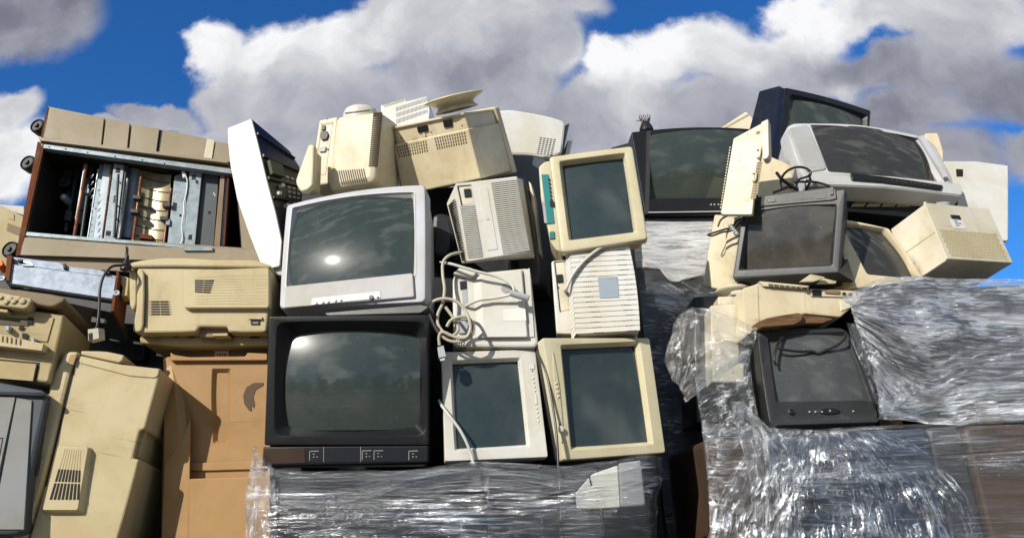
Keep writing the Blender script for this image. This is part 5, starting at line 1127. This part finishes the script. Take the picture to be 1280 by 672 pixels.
# --- cream box with a honeycomb panel
A = at(*zL(315, 330), 3.14); B = at(*zL(398, 536), 3.10); Dp = at(*zL(184, 428), 3.32); E = A+(at(*zL(545, 352), 3.27)-A)
ab, ad, ae = B-A, Dp-A, E-A
T = None
fx = ae.normalized(); fz = -(ab-fx*ab.dot(fx)).normalized(); fy = fz.cross(fx)
Fm = Fr((0, 0, 0)); Fm.M = Matrix(((fx.x, fy.x, fz.x, A.x), (fx.y, fy.y, fz.y, A.y), (fx.z, fy.z, fz.z, A.z), (0, 0, 0, 1))); Fm.I = Fm.M.inverted(); Fm.W, Fm.D, Fm.H = .35, .25, .22; Fm.o = Fm.I @ CAM
F = Fm; T = Thing('monitor', 'cream monitor box tipped on its corner with a honeycomb grille, under the wide television', 'monitor', F, base=(.15, .1, -.2))
la, lb, ld, le = Vector((0, 0, 0)), F.loc(B), F.loc(Dp), F.loc(E)
def hexa(u0, u1, v0, v1, w0, w1): return [[la+lb*v+ld*w+le*u for u, w in ((u0, w0), (u1, w0), (u1, w1), (u0, w1))] for v in (v0, v1)]
bm = bmesh.new(); vs = [bm.verts.new(la+lb*v+ld*w+le*u) for v in (0, 1) for w in (0, 1) for u in (0, 1)]
for f in ((0, 1, 3, 2), (4, 6, 7, 5), (0, 4, 5, 1), (2, 3, 7, 6), (0, 2, 6, 4), (1, 5, 7, 3)): bm.faces.new([vs[i] for i in f])
bmesh.ops.bevel(bm, geom=bm.edges[:], offset=.005, segments=3, affect='EDGES', profile=.5)
T.part('housing', MB().add(bm), M['cream3'], smooth=30)
def face(u, v, o=.0): return la+le*u+lb*v   # right-hand face
nr = ab.cross(ae).normalized(); nr = F.I.to_3x3() @ nr; nr = nr if nr.dot(F.o) > 0 else -nr
hc_ = MB()
for i in range(10):
    for j in range(22):
        u, v = .05+(j+.5*(i % 2))*.0205*2, .50+i*.048
        if u > .93: continue
        hc_.lathe(face(u, v), nr, [(-.001, .0058), (.0012, .0058)], 6)
T.part('honeycomb_vent', hc_, M['olive'], smooth=0)
def rface(u0, u1, v0, v1): return [face(u0, v0), face(u1, v0), face(u1, v1), face(u0, v1)]
T.part('power_socket', MB().boxn(rface(.30, .44, .20, .27), nr, .004, .001, .001), M['black'])
T.part('sticker', MB().boxn(rface(.27, .47, .27, .44), nr, .0015, .001), M['paper'])
ink = MB()
for k in range(3): ink.boxn(rface(.32, .34+.05*(k % 2)+.03, .30+k*.04, .315+k*.04), nr, .0022, .0002)
T.part('print', ink, M['slate'])
nl = ab.cross(ad).normalized(); nl = F.I.to_3x3() @ nl; nl = nl if nl.dot(F.o) > 0 else -nl
def lf(w, v): return la+ld*w+lb*v
T.part('seam', MB().boxn([lf(0, .495), lf(1, .495), lf(1, .51), lf(0, .51)], nl, .001, .0005), M['olive'])
T.part('side_rim', MB().boxn([lf(.0, -.02), lf(.05, -.02), lf(.05, 1.0), lf(0, 1.0)], nl, .006, .002, .002), M['cream3'])
F = frame_at(1190, 200, 4.2, 0, 0, 0); T = Thing('printer', 'white box just showing at the far right behind the wide silver television', 'box', F, base=(0, .1, -.2))
T.part('body', MB().prism(hitmb(F, zP, [(800, 262), (905, 262), (1010, 276), (1010, 520), (800, 520)]), 0, .4, e=.006, r=.01), M['white'])
quadpart(T, 'slot', M['hole'], zP, [(840, 288), (862, 289), (862, 312), (842, 312)], 0, .002, .001)
F = frame_at(1174, 172, 3.9, -10, 0, 0); T = Thing('monitor', 'sliver of cream monitor above the right shoulder of the wide silver television', 'monitor', F, base=(0, .1, -.2))
T.part('housing', MB().prism(hitmb(F, zP, [(740, 172), (782, 170), (800, 230), (800, 330), (740, 330)]), 0, .3, e=.006, r=.01), M['cream'])
c_ = at(*zL(376, 346), 3.3)
solo('bottle_cap', MB().lathe(c_, (0, -.5, 1), [(-.02, .024), (.01, .028), (.02, .026), (.021, .018), (.014, .016), (.014, .004)], 20), M['ltgrey'], 'small round grey cap standing behind the honeycomb cream box', 'cap', c_)

# --- cream base unit, broken board, lids
F = Fr(at(1010, 380, 3.10), 6, -4, 4, (.45, .35, .15)); T = Thing('computer', 'flat cream computer case with sockets along its top edge, under the charcoal monitor', 'computer', F, base=(0, .15, -.07))
T.part('case', MB().prism(hitmb(F, zU, [(96, 68), (160, 47), (372, 70), (585, 82), (594, 112), (508, 190), (360, 174), (166, 226), (106, 274)]), 0, .34, e=.006, r=.008, n=2, m=2), M['cream'])
T.part('left_flank', MB().boxn(F.q(zU, [(97, 72), (158, 52), (164, 222), (108, 270)]), Yn, .003, .002, .003), M['cream'])
rb_ = quadpart(T, 'top_strip', M['cream2'], zU, [(160, 42), (372, 62), (368, 76), (176, 62)], 0, .012, .02, .002)
grid_vent(zU, [(200, 48), (366, 64), (364, 74), (206, 62)], 3, 7, -.012, par=rb_, fr=.55, fc=.86)
ps = quadpart(T, 'port_strip', M['cream'], zU, [(376, 72), (584, 82), (588, 108), (380, 102)], 0, .006, .002, .002)
quadpart(T, 'power_socket', M['black'], zU, [(388, 74), (424, 76), (424, 99), (388, 97)], -.006, .004, .001, par=ps)
quadpart(T, 'port', M['brown'], zU, [(438, 76), (504, 80), (502, 94), (442, 90)], -.006, .005, .001, .001, par=ps)
for c in ((522, 93), (547, 96)): T.part('jack', MB().lathe(F.hit(zU(*c), 1, -.006), Yn, [(0, .008), (.003, .008), (.003, .0045), (.001, .004)], 16), M['hole'], ps)
vt = MB()
for k in range(4): vt.boxn(F.q(zU, [(571, 84+k*5), (582, 85+k*5), (582, 87+k*5), (571, 86+k*5)], -.006), Yn, .001, .001)
T.part('vent', vt, M['hole'], ps)
T.part('torn_tape', MB().boxn(F.q(zU, [(500, 118), (560, 106), (552, 150), (506, 166)]), Yn, .004, .001, .004), M['cream3'])
T.part('seam', MB().boxn(F.q(zU, [(353, 86), (357, 86), (361, 172), (357, 172)]), Yn, .001, .001), M['cream2'])
for k, (pl_, lab) in enumerate((([(336, 40), (382, 8), (444, 20), (432, 28), (392, 40)], 'small cream flap tilted up under the charcoal monitor'), ([(408, 48), (436, 24), (492, 38), (486, 48)], 'smaller cream flap right of the tilted one, on the computer case'))):
    f_ = frame_at(*zU(400+k*50, 30), 3.06+.03*k, 8, 0, 0)
    solo('flap', MB().prism([(F2.x, F2.z) for F2 in [f_.hit(zU(*p)) for p in pl_]], 0, .012, e=.002, r=.003, n=2, m=2), M['cream2']).matrix_world = f_.M
    o_ = COL.objects[-1]; o_['label'] = lab; o_['category'] = 'flap'
F = Fr(at(1000, 402, 2.99), 4, 0, 0, (.3, .2, .05)); T = Thing('board', 'broken brown wooden board between the cream computer case and the film-draped television', 'board', F, base=(0, .08, -.03))
T.part('plank', MB().prism(hitmb(F, zU, [(168, 204), (200, 192), (260, 180), (330, 170), (350, 178), (344, 204), (310, 220), (250, 226), (176, 232)]), 0, .16, e=.003, r=.002, n=1, m=2), M['wood'])
T.part('splinter', MB().prism(hitmb(F, zU, [(330, 182), (420, 186), (478, 196), (430, 214), (360, 214), (300, 226)], .02), .02, .14, e=.002, r=.002, n=1, m=2), M['wood'])
F = frame_at(900, 385, 3.16, -4, 0, 0); T = Thing('computer', 'stepped pale cream computer case under the film, left of the flat computer case', 'computer', F, base=(0, .15, -.2))
T.part('body', MB().prism(hitmb(F, zI, [(110, 520), (272, 508), (280, 900), (120, 900)]), 0, .3, e=.006, r=.008), M['cream3'])
T.part('upper_step', MB().prism(hitmb(F, zI, [(148, 476), (272, 470), (272, 515), (150, 522)], .03), .03, .3, e=.005, r=.006), M['cream3'])
T.part('lid', MB().prism(hitmb(F, zI, [(212, 452), (230, 444), (275, 440), (275, 468), (214, 466)], .02), .02, .2, e=.004, r=.008, n=2, m=2), M['white2'])
quadpart(T, 'slot', M['hole'], zI, [(246, 580), (274, 578), (278, 800), (250, 800)], 0, .003, .001)
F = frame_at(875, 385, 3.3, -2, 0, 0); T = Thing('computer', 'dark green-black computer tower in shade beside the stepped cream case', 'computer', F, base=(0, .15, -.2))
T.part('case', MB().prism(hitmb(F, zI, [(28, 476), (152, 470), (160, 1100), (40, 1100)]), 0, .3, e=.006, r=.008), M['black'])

# --- black television draped in film
F = Fr(at(1022, 470, 3.0), 1, -12, 1.5, (.44, .42, .42)); T = Thing('television', 'black television with rounded corners half wrapped in clear film, lower right', 'television', F)
outer = hitmb(F, zU, [(154, 240), (532, 232), (674, 618), (210, 652)])
scr = hitmb(F, zU, [(214, 274), (526, 262), (641, 530), (246, 536)])
crt(T, outer, scr, M['film_black'], M['black'], M['glass_dim'], bt=.07, rec=.018, slope=.010, ro=.03, ri=.008, bo=(.006, .004, .006, .004), bulge=.026, back=.66, e=.010, tilt=(0, .006))
co_ = T.part('control_oval', MB().lathe(F.hit(zU(458, 585)), Yn, [(0, .030), (.004, .030), (.006, .026)], 30), M['black'])
for v in co_.data.vertices:
    cc = F.hit(zU(458, 585))-T.off; v.co.x = cc.x+(v.co.x-cc.x)*1.35*1.0; v.co.z = cc.z+(v.co.z-cc.z)*.40
kb = T.part('knob', MB().lathe(F.hit(zU(298, 588)), Yn, [(0, .011), (.008, .011), (.010, .008)], 18), M['black'])
for c in ((376, 586), (401, 586), (428, 586), (462, 582), (560, 584)): T.part('button', MB().disc(F.hit(zU(*c), 1, -.006), Yn, .0034, .0022), M['ltgrey'])
quadpart(T, 'lower_lip', M['charcoal'], zU, [(234, 632), (664, 616), (660, 632), (236, 646)], .0, .010, .03, .002)
T.part('foot', MB().prism(hitmb(F, zU, [(240, 646), (655, 632), (650, 660), (250, 664)], .03), .03, .3, e=.003, r=.004), M['black'])
cw = [F.hit(zU(*p), 1, -.014-.01*math.sin(i)) for i, p in enumerate([(238, 392), (228, 370), (232, 335), (246, 300), (262, 275), (262, 268), (250, 290), (240, 315), (270, 325), (330, 333), (388, 333), (412, 342), (450, 326), (495, 305), (524, 280), (530, 262)])]
solo('draped_cable', MB().tube([F.M @ p for p in cw], .0048, 8, 6), M['bcable'], 'black cord draped across the screen of the film-wrapped television', 'cable', F.M @ cw[0])

# ================================================================ wrapped loads that carry the pile
def wload(label, x0, x1, y0, y1, z0, z1, blocks, cat='wrapped load'):
    F = Fr(((x0+x1)/2, y0, (z0+z1)/2), 0, 0, 0, (x1-x0, y1-y0, z1-z0)); T = Thing('wrapped_load', label, cat, F)
    W_2, H_ = (x1-x0)/2, z1-z0
    for (u0, u1, v0, v1, dy, m_) in blocks:
        T.part('bale', MB().prism([(-W_2+u0*2*W_2, H_/2-v0*H_), (-W_2+u1*2*W_2, H_/2-v0*H_), (-W_2+u1*2*W_2, H_/2-v1*H_), (-W_2+u0*2*W_2, H_/2-v1*H_)], dy, y1-y0, e=.015, r=.03), M[m_])
    pm = MB()
    for k in range(3): pm.box(Vector((-W_2+.05+k*(W_2-.05), (y1-y0)/2, -H_/2-.07)), (.09, y1-y0, .09))
    for k in range(6): pm.box(Vector((0, .05+k*((y1-y0)-.1)/5, -H_/2-.013)), (2*W_2, .10, .022))
    T.part('pallet', pm, M['wood'])
    return T
zA_ = at(430, 588, 2.95).z
wload('dark film-wrapped load under the black television and side-turned screens', at(346, 600, 2.88).x, .70, 2.88, 3.55, .13, zA_-.012, [(0, .50, 0, .5, 0, 'load'), (.5, .78, .015, .5, .01, 'load'), (0, 1, .5, 1, 0, 'load')])
xb0, zB_ = at(884, 540, 2.98).x, at(1010, 534, 3.0).z
wload('film-wrapped load of blue and brown goods under the draped black television', xb0, 2.35, 2.99, 3.8, .13, zB_-.02, [(0, .13, .0, .42, 0, 'load_brown'), (.13, .52, 0, .42, .01, 'load_blue'), (.52, .60, 0, .42, .02, 'load_grey'), (.60, 1, 0, .42, .0, 'load_brown'), (0, 1, .42, 1, 0, 'load')])
zC_ = at(1130, 352, 3.1).z
wload('tall film-wrapped load right of the draped black television', at(1078, 450, 3.16).x, 2.35, 3.14, 3.85, zB_+.11, zC_-.02, [(0, 1, 0, 1, 0, 'load_grey')])
zD_ = at(850, 279, 3.75).z
wload('tall film-wrapped load standing under the big dark television', at(772, 400, 3.72).x, 1.75, 3.72, 4.5, .13, zD_-.01, [(0, 1, 0, .3, .02, 'load_blue'), (0, 1, .3, .6, .0, 'load_blue'), (0, 1, .6, 1, .0, 'load')])
wload('added dark filler load behind the middle stack', -1.15, .74, 3.62, 4.3, .13, at(440, 238, 3.62).z, [(0, 1, 0, 1, 0, 'load')])  # added filler that keeps sky light out of the gaps; also carries monitors
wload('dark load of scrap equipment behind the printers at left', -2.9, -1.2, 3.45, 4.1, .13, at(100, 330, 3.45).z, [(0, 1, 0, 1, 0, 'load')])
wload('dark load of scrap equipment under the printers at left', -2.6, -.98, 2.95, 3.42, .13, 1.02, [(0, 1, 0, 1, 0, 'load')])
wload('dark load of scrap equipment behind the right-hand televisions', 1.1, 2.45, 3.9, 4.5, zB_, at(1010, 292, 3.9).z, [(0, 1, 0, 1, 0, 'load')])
# grey and white monitor pieces showing through the film at the foot of the middle stack
F = frame_at(750, 610, 2.868, -6, -4, -4); T = Thing('monitor', 'grey and white monitor wrapped under film at the foot of the cream side-turned screen', 'monitor', F, base=(0, .05, -.1))
T.part('housing', MB().prism(hitmb(F, zV, [(345, 566), (440, 552), (462, 742), (356, 752)]), 0, .05, e=.006, r=.008), M['midgrey'])
T.part('front', MB().prism(hitmb(F, zV, [(165, 690), (235, 612), (344, 574), (356, 752), (170, 760)], .01), .01, .05, e=.004, r=.006, n=2, m=2), M['white2'])
T.part('slot', MB().boxn(F.q(zV, [(218, 612), (224, 610), (236, 660), (230, 662)], .01), Yn, .002, .001), M['hole'])

# ================================================================ stretch film
def cr(P, t):
    n = len(P)-1; t = min(max(t, 0), .99999)*n; i = int(t); f = t-i
    a, b, c, d = P[max(i-1, 0)], P[i], P[i+1], P[min(i+2, n)]
    return .5*((2*b)+(c-a)*f+(2*a-5*b+4*c-d)*f*f+(3*b-a-3*c+d)*f**3)
def wrap(name, label, rows, nu, nv, mat, amp=.008, fu=5, fv=40, seed=0, sag=0., folds=0.):
    """film stretched through rows of guide points; pleats run along each row"""
    G = [[at(*p) for p in r] for r in rows]; B = []
    for i in range(nu+1):
        c = [cr(r, i/nu) for r in G]; B.append([cr(c, j/nv) for j in range(nv+1)])
    mb = MB(); mb.uv = []; nz = noise.noise
    for j in range(nv+1):
        for i in range(nu+1):
            p = B[i][j]; u, v = i/nu, j/nv
            n = (B[min(i+1, nu)][j]-B[max(i-1, 0)][j]).cross(B[i][min(j+1, nv)]-B[i][max(j-1, 0)])
            n = n.normalized() if n.length > 1e-14 else Vector((0, -1, 0))
            if n.y > 0: n = -n
            w = (v+.06*nz(Vector((u*4, v*4, seed+9))))*fv
            h = nz(Vector((u*fu, w, seed)))*.6+nz(Vector((u*fu*2.3, w*2.4, seed+3)))*.4
            h = (1-abs(h)*2)*.6+h*.4
            mb.v.append(p+n*(amp*h+amp*1.6*nz(Vector((u*2.2, v*5, seed+5)))+(folds*nz(Vector((u*9, v*9, seed+7))) if folds else 0)))
            mb.uv.append((u, v))
    for j in range(nv):
        for i in range(nu):
            a = j*(nu+1)+i; mb.f.append((a, a+1, a+nu+2, a+nu+1))
    return solo(name, mb, mat, label, 'stretch film', at(*rows[-1][len(rows[-1])//2]), smooth=180)
wrap('stretch_film', 'silvery pleated film fanning out to the right of the draped black television', [
    [(1052, 370, 3.03), (1100, 350, 3.06), (1150, 346, 3.09), (1215, 348, 3.10), (1320, 352, 3.1)],
    [(1058, 378, 3.00), (1110, 376, 3.02), (1160, 374, 3.04), (1220, 378, 3.05), (1320, 382, 3.05)],
    [(1064, 388, 2.99), (1116, 408, 2.98), (1170, 414, 3.0), (1225, 416, 3.02), (1320, 418, 3.02)],
    [(1072, 405, 3.02), (1120, 440, 3.0), (1172, 455, 3.03), (1225, 456, 3.03), (1320, 455, 3.03)],
    [(1085, 440, 3.06), (1128, 480, 3.08), (1172, 490, 3.09), (1225, 484, 3.06), (1320, 480, 3.04)],
    [(1096, 490, 3.08), (1130, 512, 3.08), (1172, 518, 3.06), (1225, 512, 3.03), (1320, 505, 3.01)],
    [(1098, 525, 3.04), (1140, 528, 3.02), (1180, 532, 3.0), (1225, 528, 2.99), (1320, 522, 2.98)]], 200, 300, M['film_dense'], .011, 4, 22, 1, folds=.006)
wrap('film_flap', 'loose triangular flap of clear film torn back beside the right edge of the draped screen', [
    [(1058, 402, 2.985), (1062, 405, 2.98), (1066, 404, 2.98)], [(1064, 425, 2.96), (1084, 422, 2.955), (1108, 436, 2.95)],
    [(1078, 460, 2.95), (1104, 456, 2.945), (1136, 466, 2.93)], [(1092, 495, 2.95), (1118, 484, 2.945), (1157, 486, 2.92)],
    [(1100, 522, 2.95), (1112, 518, 2.95), (1128, 506, 2.95)]], 90, 110, M['film'], .006, 3, 14, 2, folds=.008)
wrap('stretch_film', 'tight film around the lower right load with bright vertical and level creases', [
    [(880, 528, 2.98), (915, 531, 2.96), (960, 534, 2.955), (1020, 536, 2.95), (1080, 533, 2.955), (1140, 530, 2.96), (1210, 525, 2.96), (1330, 520, 2.96)],
    [(882, 560, 2.965), (915, 562, 2.95), (960, 563, 2.945), (1020, 564, 2.94), (1080, 562, 2.945), (1140, 560, 2.945), (1210, 556, 2.95), (1330, 552, 2.95)],
    [(885, 600, 2.965), (915, 602, 2.95), (960, 602, 2.945), (1020, 602, 2.94), (1080, 602, 2.945), (1140, 600, 2.945), (1210, 598, 2.95), (1330, 596, 2.95)],
    [(888, 690, 2.965), (915, 692, 2.95), (960, 694, 2.945), (1020, 696, 2.94), (1080, 696, 2.945), (1140, 694, 2.945), (1210, 692, 2.95), (1330, 690, 2.95)]], 300, 170, M['film_slack'], .009, 5, 16, 3, folds=.007)
wrap('stretch_film', 'narrow gathered tail of film running down from the draped television foot', [
    [(912, 500, 2.95), (924, 545, 2.92), (936, 600, 2.92), (945, 690, 2.92)], [(930, 505, 2.94), (946, 545, 2.91), (956, 600, 2.91), (962, 690, 2.91)],
    [(952, 528, 2.93), (972, 556, 2.905), (980, 600, 2.905), (986, 690, 2.905)], [(968, 534, 2.94), (992, 560, 2.915), (1000, 600, 2.915), (1006, 690, 2.915)]], 120, 70, M['film'], .010, 4, 11, 4)
wrap('stretch_film', 'film pulled from lower left up to the left side of the draped black television', [
    [(868, 470, 3.02), (895, 458, 3.0), (920, 446, 2.985), (936, 434, 2.975)], [(872, 500, 3.02), (900, 486, 2.99), (922, 478, 2.975), (940, 474, 2.965)],
    [(878, 535, 3.02), (905, 522, 2.98), (928, 515, 2.965), (946, 512, 2.955)], [(884, 600, 3.0), (908, 572, 2.97), (932, 548, 2.955), (954, 534, 2.95)]], 120, 150, M['film'], .009, 3, 22, 5)
wrap('film_flap', 'see-through sheet of film hanging crookedly left of the draped black television', [
    [(832, 448, 3.06), (842, 404, 3.05), (862, 386, 3.04), (894, 390, 3.03), (946, 410, 2.99)], [(838, 470, 3.03), (852, 430, 3.0), (874, 412, 2.99), (904, 414, 2.98), (944, 426, 2.96)],
    [(850, 484, 3.0), (866, 458, 2.97), (886, 446, 2.96), (912, 438, 2.955), (940, 438, 2.95)], [(857, 501, 2.98), (874, 480, 2.955), (894, 466, 2.95), (916, 456, 2.945), (938, 446, 2.945)]], 120, 110, M['film_clear'], .008, 4, 10, 6, folds=.012)
wrap('film_roll', 'rolled lower edge of the crooked hanging film sheet', [
    [(856, 500, 2.965), (880, 474, 2.945), (906, 456, 2.94), (936, 440, 2.94)], [(858, 503, 2.95), (884, 480, 2.925), (908, 463, 2.925), (937, 445, 2.93)], [(866, 492, 2.955), (890, 473, 2.935), (912, 458, 2.935), (938, 441, 2.935)]], 90, 24, M['film'], .007, 6, 6, 7)
wrap('stretch_film', 'pale film tinted as sunlit on the load below the big dark television', [
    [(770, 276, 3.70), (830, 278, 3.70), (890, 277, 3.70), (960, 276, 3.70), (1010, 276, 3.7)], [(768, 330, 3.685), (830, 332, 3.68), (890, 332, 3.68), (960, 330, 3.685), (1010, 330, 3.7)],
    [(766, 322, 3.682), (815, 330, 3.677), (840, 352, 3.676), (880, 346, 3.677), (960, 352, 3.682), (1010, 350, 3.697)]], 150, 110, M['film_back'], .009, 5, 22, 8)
wrap('stretch_film', 'dark film tinted as shaded on the lower part of the load behind the ribbed monitor', [
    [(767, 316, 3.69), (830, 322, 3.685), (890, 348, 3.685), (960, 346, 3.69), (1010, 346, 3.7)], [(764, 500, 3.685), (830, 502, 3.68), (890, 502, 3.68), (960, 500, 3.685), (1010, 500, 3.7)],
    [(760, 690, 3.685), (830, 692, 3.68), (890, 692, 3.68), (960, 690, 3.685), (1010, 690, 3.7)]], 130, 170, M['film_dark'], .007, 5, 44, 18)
wrap('stretch_film', 'crumpled clear film along the foot of the middle stack', [
    [(318, 566, 2.93), (345, 586, 2.86), (430, 588, 2.845), (520, 586, 2.84), (600, 578, 2.84), (690, 582, 2.84), (760, 576, 2.835), (805, 568, 2.84), (826, 574, 2.88)],
    [(314, 585, 2.89), (345, 598, 2.835), (430, 600, 2.82), (520, 600, 2.815), (600, 592, 2.815), (690, 596, 2.815), (760, 592, 2.81), (808, 584, 2.82), (826, 586, 2.87)],
    [(310, 620, 2.88), (345, 622, 2.83), (430, 622, 2.815), (520, 622, 2.81), (600, 620, 2.81), (690, 620, 2.81), (760, 618, 2.80), (808, 618, 2.815), (822, 618, 2.87)],
    [(308, 700, 2.88), (345, 702, 2.83), (430, 702, 2.815), (520, 702, 2.81), (600, 702, 2.81), (690, 702, 2.81), (760, 702, 2.80), (808, 702, 2.815), (820, 702, 2.87)]], 300, 110, M['film_mid'], .012, 7, 12, 9, folds=.004)
wrap('film_bunch', 'bunched clear film left of the foot of the black television', [
    [(318, 556, 2.90), (315, 580, 2.88), (312, 610, 2.87), (308, 690, 2.87)], [(326, 566, 2.86), (326, 588, 2.84), (328, 612, 2.835), (328, 690, 2.835)], [(338, 584, 2.86), (342, 596, 2.845), (346, 614, 2.84), (348, 690, 2.84)]], 90, 40, M['film'], .012, 8, 6, 10, folds=.01)
wrap('stretch_film', 'taut shiny band of film crossing diagonally under the white side-turned screen', [
    [(440, 606, 2.825), (500, 592, 2.815), (580, 583, 2.81), (660, 590, 2.81), (740, 606, 2.81)], [(450, 612, 2.82), (505, 600, 2.805), (580, 591, 2.80), (655, 597, 2.80), (736, 612, 2.805)], [(460, 622, 2.825), (510, 608, 2.815), (580, 598, 2.81), (650, 604, 2.81), (730, 620, 2.81)]], 160, 26, M['film'], .007, 5, 5, 11)

wrap('stretch_film', 'loose outer film with long slanting folds below the draped black television', [
    [(968, 536, 2.935), (930, 570, 2.915), (900, 620, 2.91), (880, 690, 2.91)], [(990, 537, 2.93), (968, 575, 2.905), (948, 625, 2.90), (930, 692, 2.90)], [(1012, 538, 2.93), (1006, 575, 2.905), (1000, 625, 2.90), (996, 692, 2.90)],
    [(1036, 538, 2.93), (1052, 575, 2.905), (1066, 625, 2.90), (1076, 692, 2.90)], [(1062, 536, 2.93), (1096, 572, 2.91), (1128, 622, 2.905), (1150, 692, 2.90)], [(1098, 534, 2.935), (1160, 566, 2.915), (1205, 620, 2.91), (1235, 692, 2.905)]], 150, 240, M['film'], .011, 2.5, 14, 21, folds=.012)
wrap('stretch_film', 'outer band of film pulled level from the torn flap towards the far right', [
    [(1100, 500, 3.03), (1150, 470, 2.99), (1200, 440, 2.985), (1260, 420, 2.98), (1320, 405, 2.97)], [(1106, 514, 3.03), (1155, 494, 2.985), (1205, 472, 2.98), (1262, 456, 2.975), (1320, 444, 2.97)],
    [(1112, 526, 3.03), (1158, 516, 2.985), (1208, 502, 2.98), (1265, 492, 2.975), (1320, 484, 2.97)]], 170, 110, M['film'], .010, 4, 12, 22, folds=.006)
# ================================================================ ground, far trees
g = MB(); g.grid(lambda u, v: Vector((-600+1200*u, -600+1200*v, 0)), 24, 24); go = solo('ground', g, M['ground'], kind='structure')
tm = MB(); random.seed(11)
for k in range(70):
    x = -56+k*1.6+random.uniform(-1, 1); y = -27+random.uniform(-3, 3)+.004*(x+5)**2*-1; h = random.uniform(4.0, 6.4); c = Vector((x, y, 0))
    tm.lathe(c, (random.uniform(-.05, .05), 0, 1), [(0, .22), (h*.5, .13), (h*.9, .04)], 7)
    for j in range(150):
        a, r_ = random.uniform(0, 6.28), abs(random.gauss(0, 1))*1.25; zz = h*random.uniform(.22, 1.02); k2 = math.sin(min(1, max(.05, (1.06-zz/h)*1.6))*1.57)
        p = c+Vector((math.cos(a)*r_*k2, math.sin(a)*r_*k2, zz)); n = Vector((random.gauss(0, 1), random.gauss(0, 1), random.gauss(0, 1))).normalized(); t_ = n.orthogonal().normalized(); s_ = random.uniform(.3, .62)
        o_ = len(tm.v); w_ = n.cross(t_); tm.v += [p-t_*s_, p+w_*s_*.6, p+t_*s_, p-w_*s_*.6]; tm.f.append((o_, o_+1, o_+2, o_+3))
to = solo('treeline', tm, M['leaf'], smooth=0); to['kind'] = 'stuff'; to['label'] = 'far row of dark leafy trees mirrored in the screens'; to['category'] = 'trees'
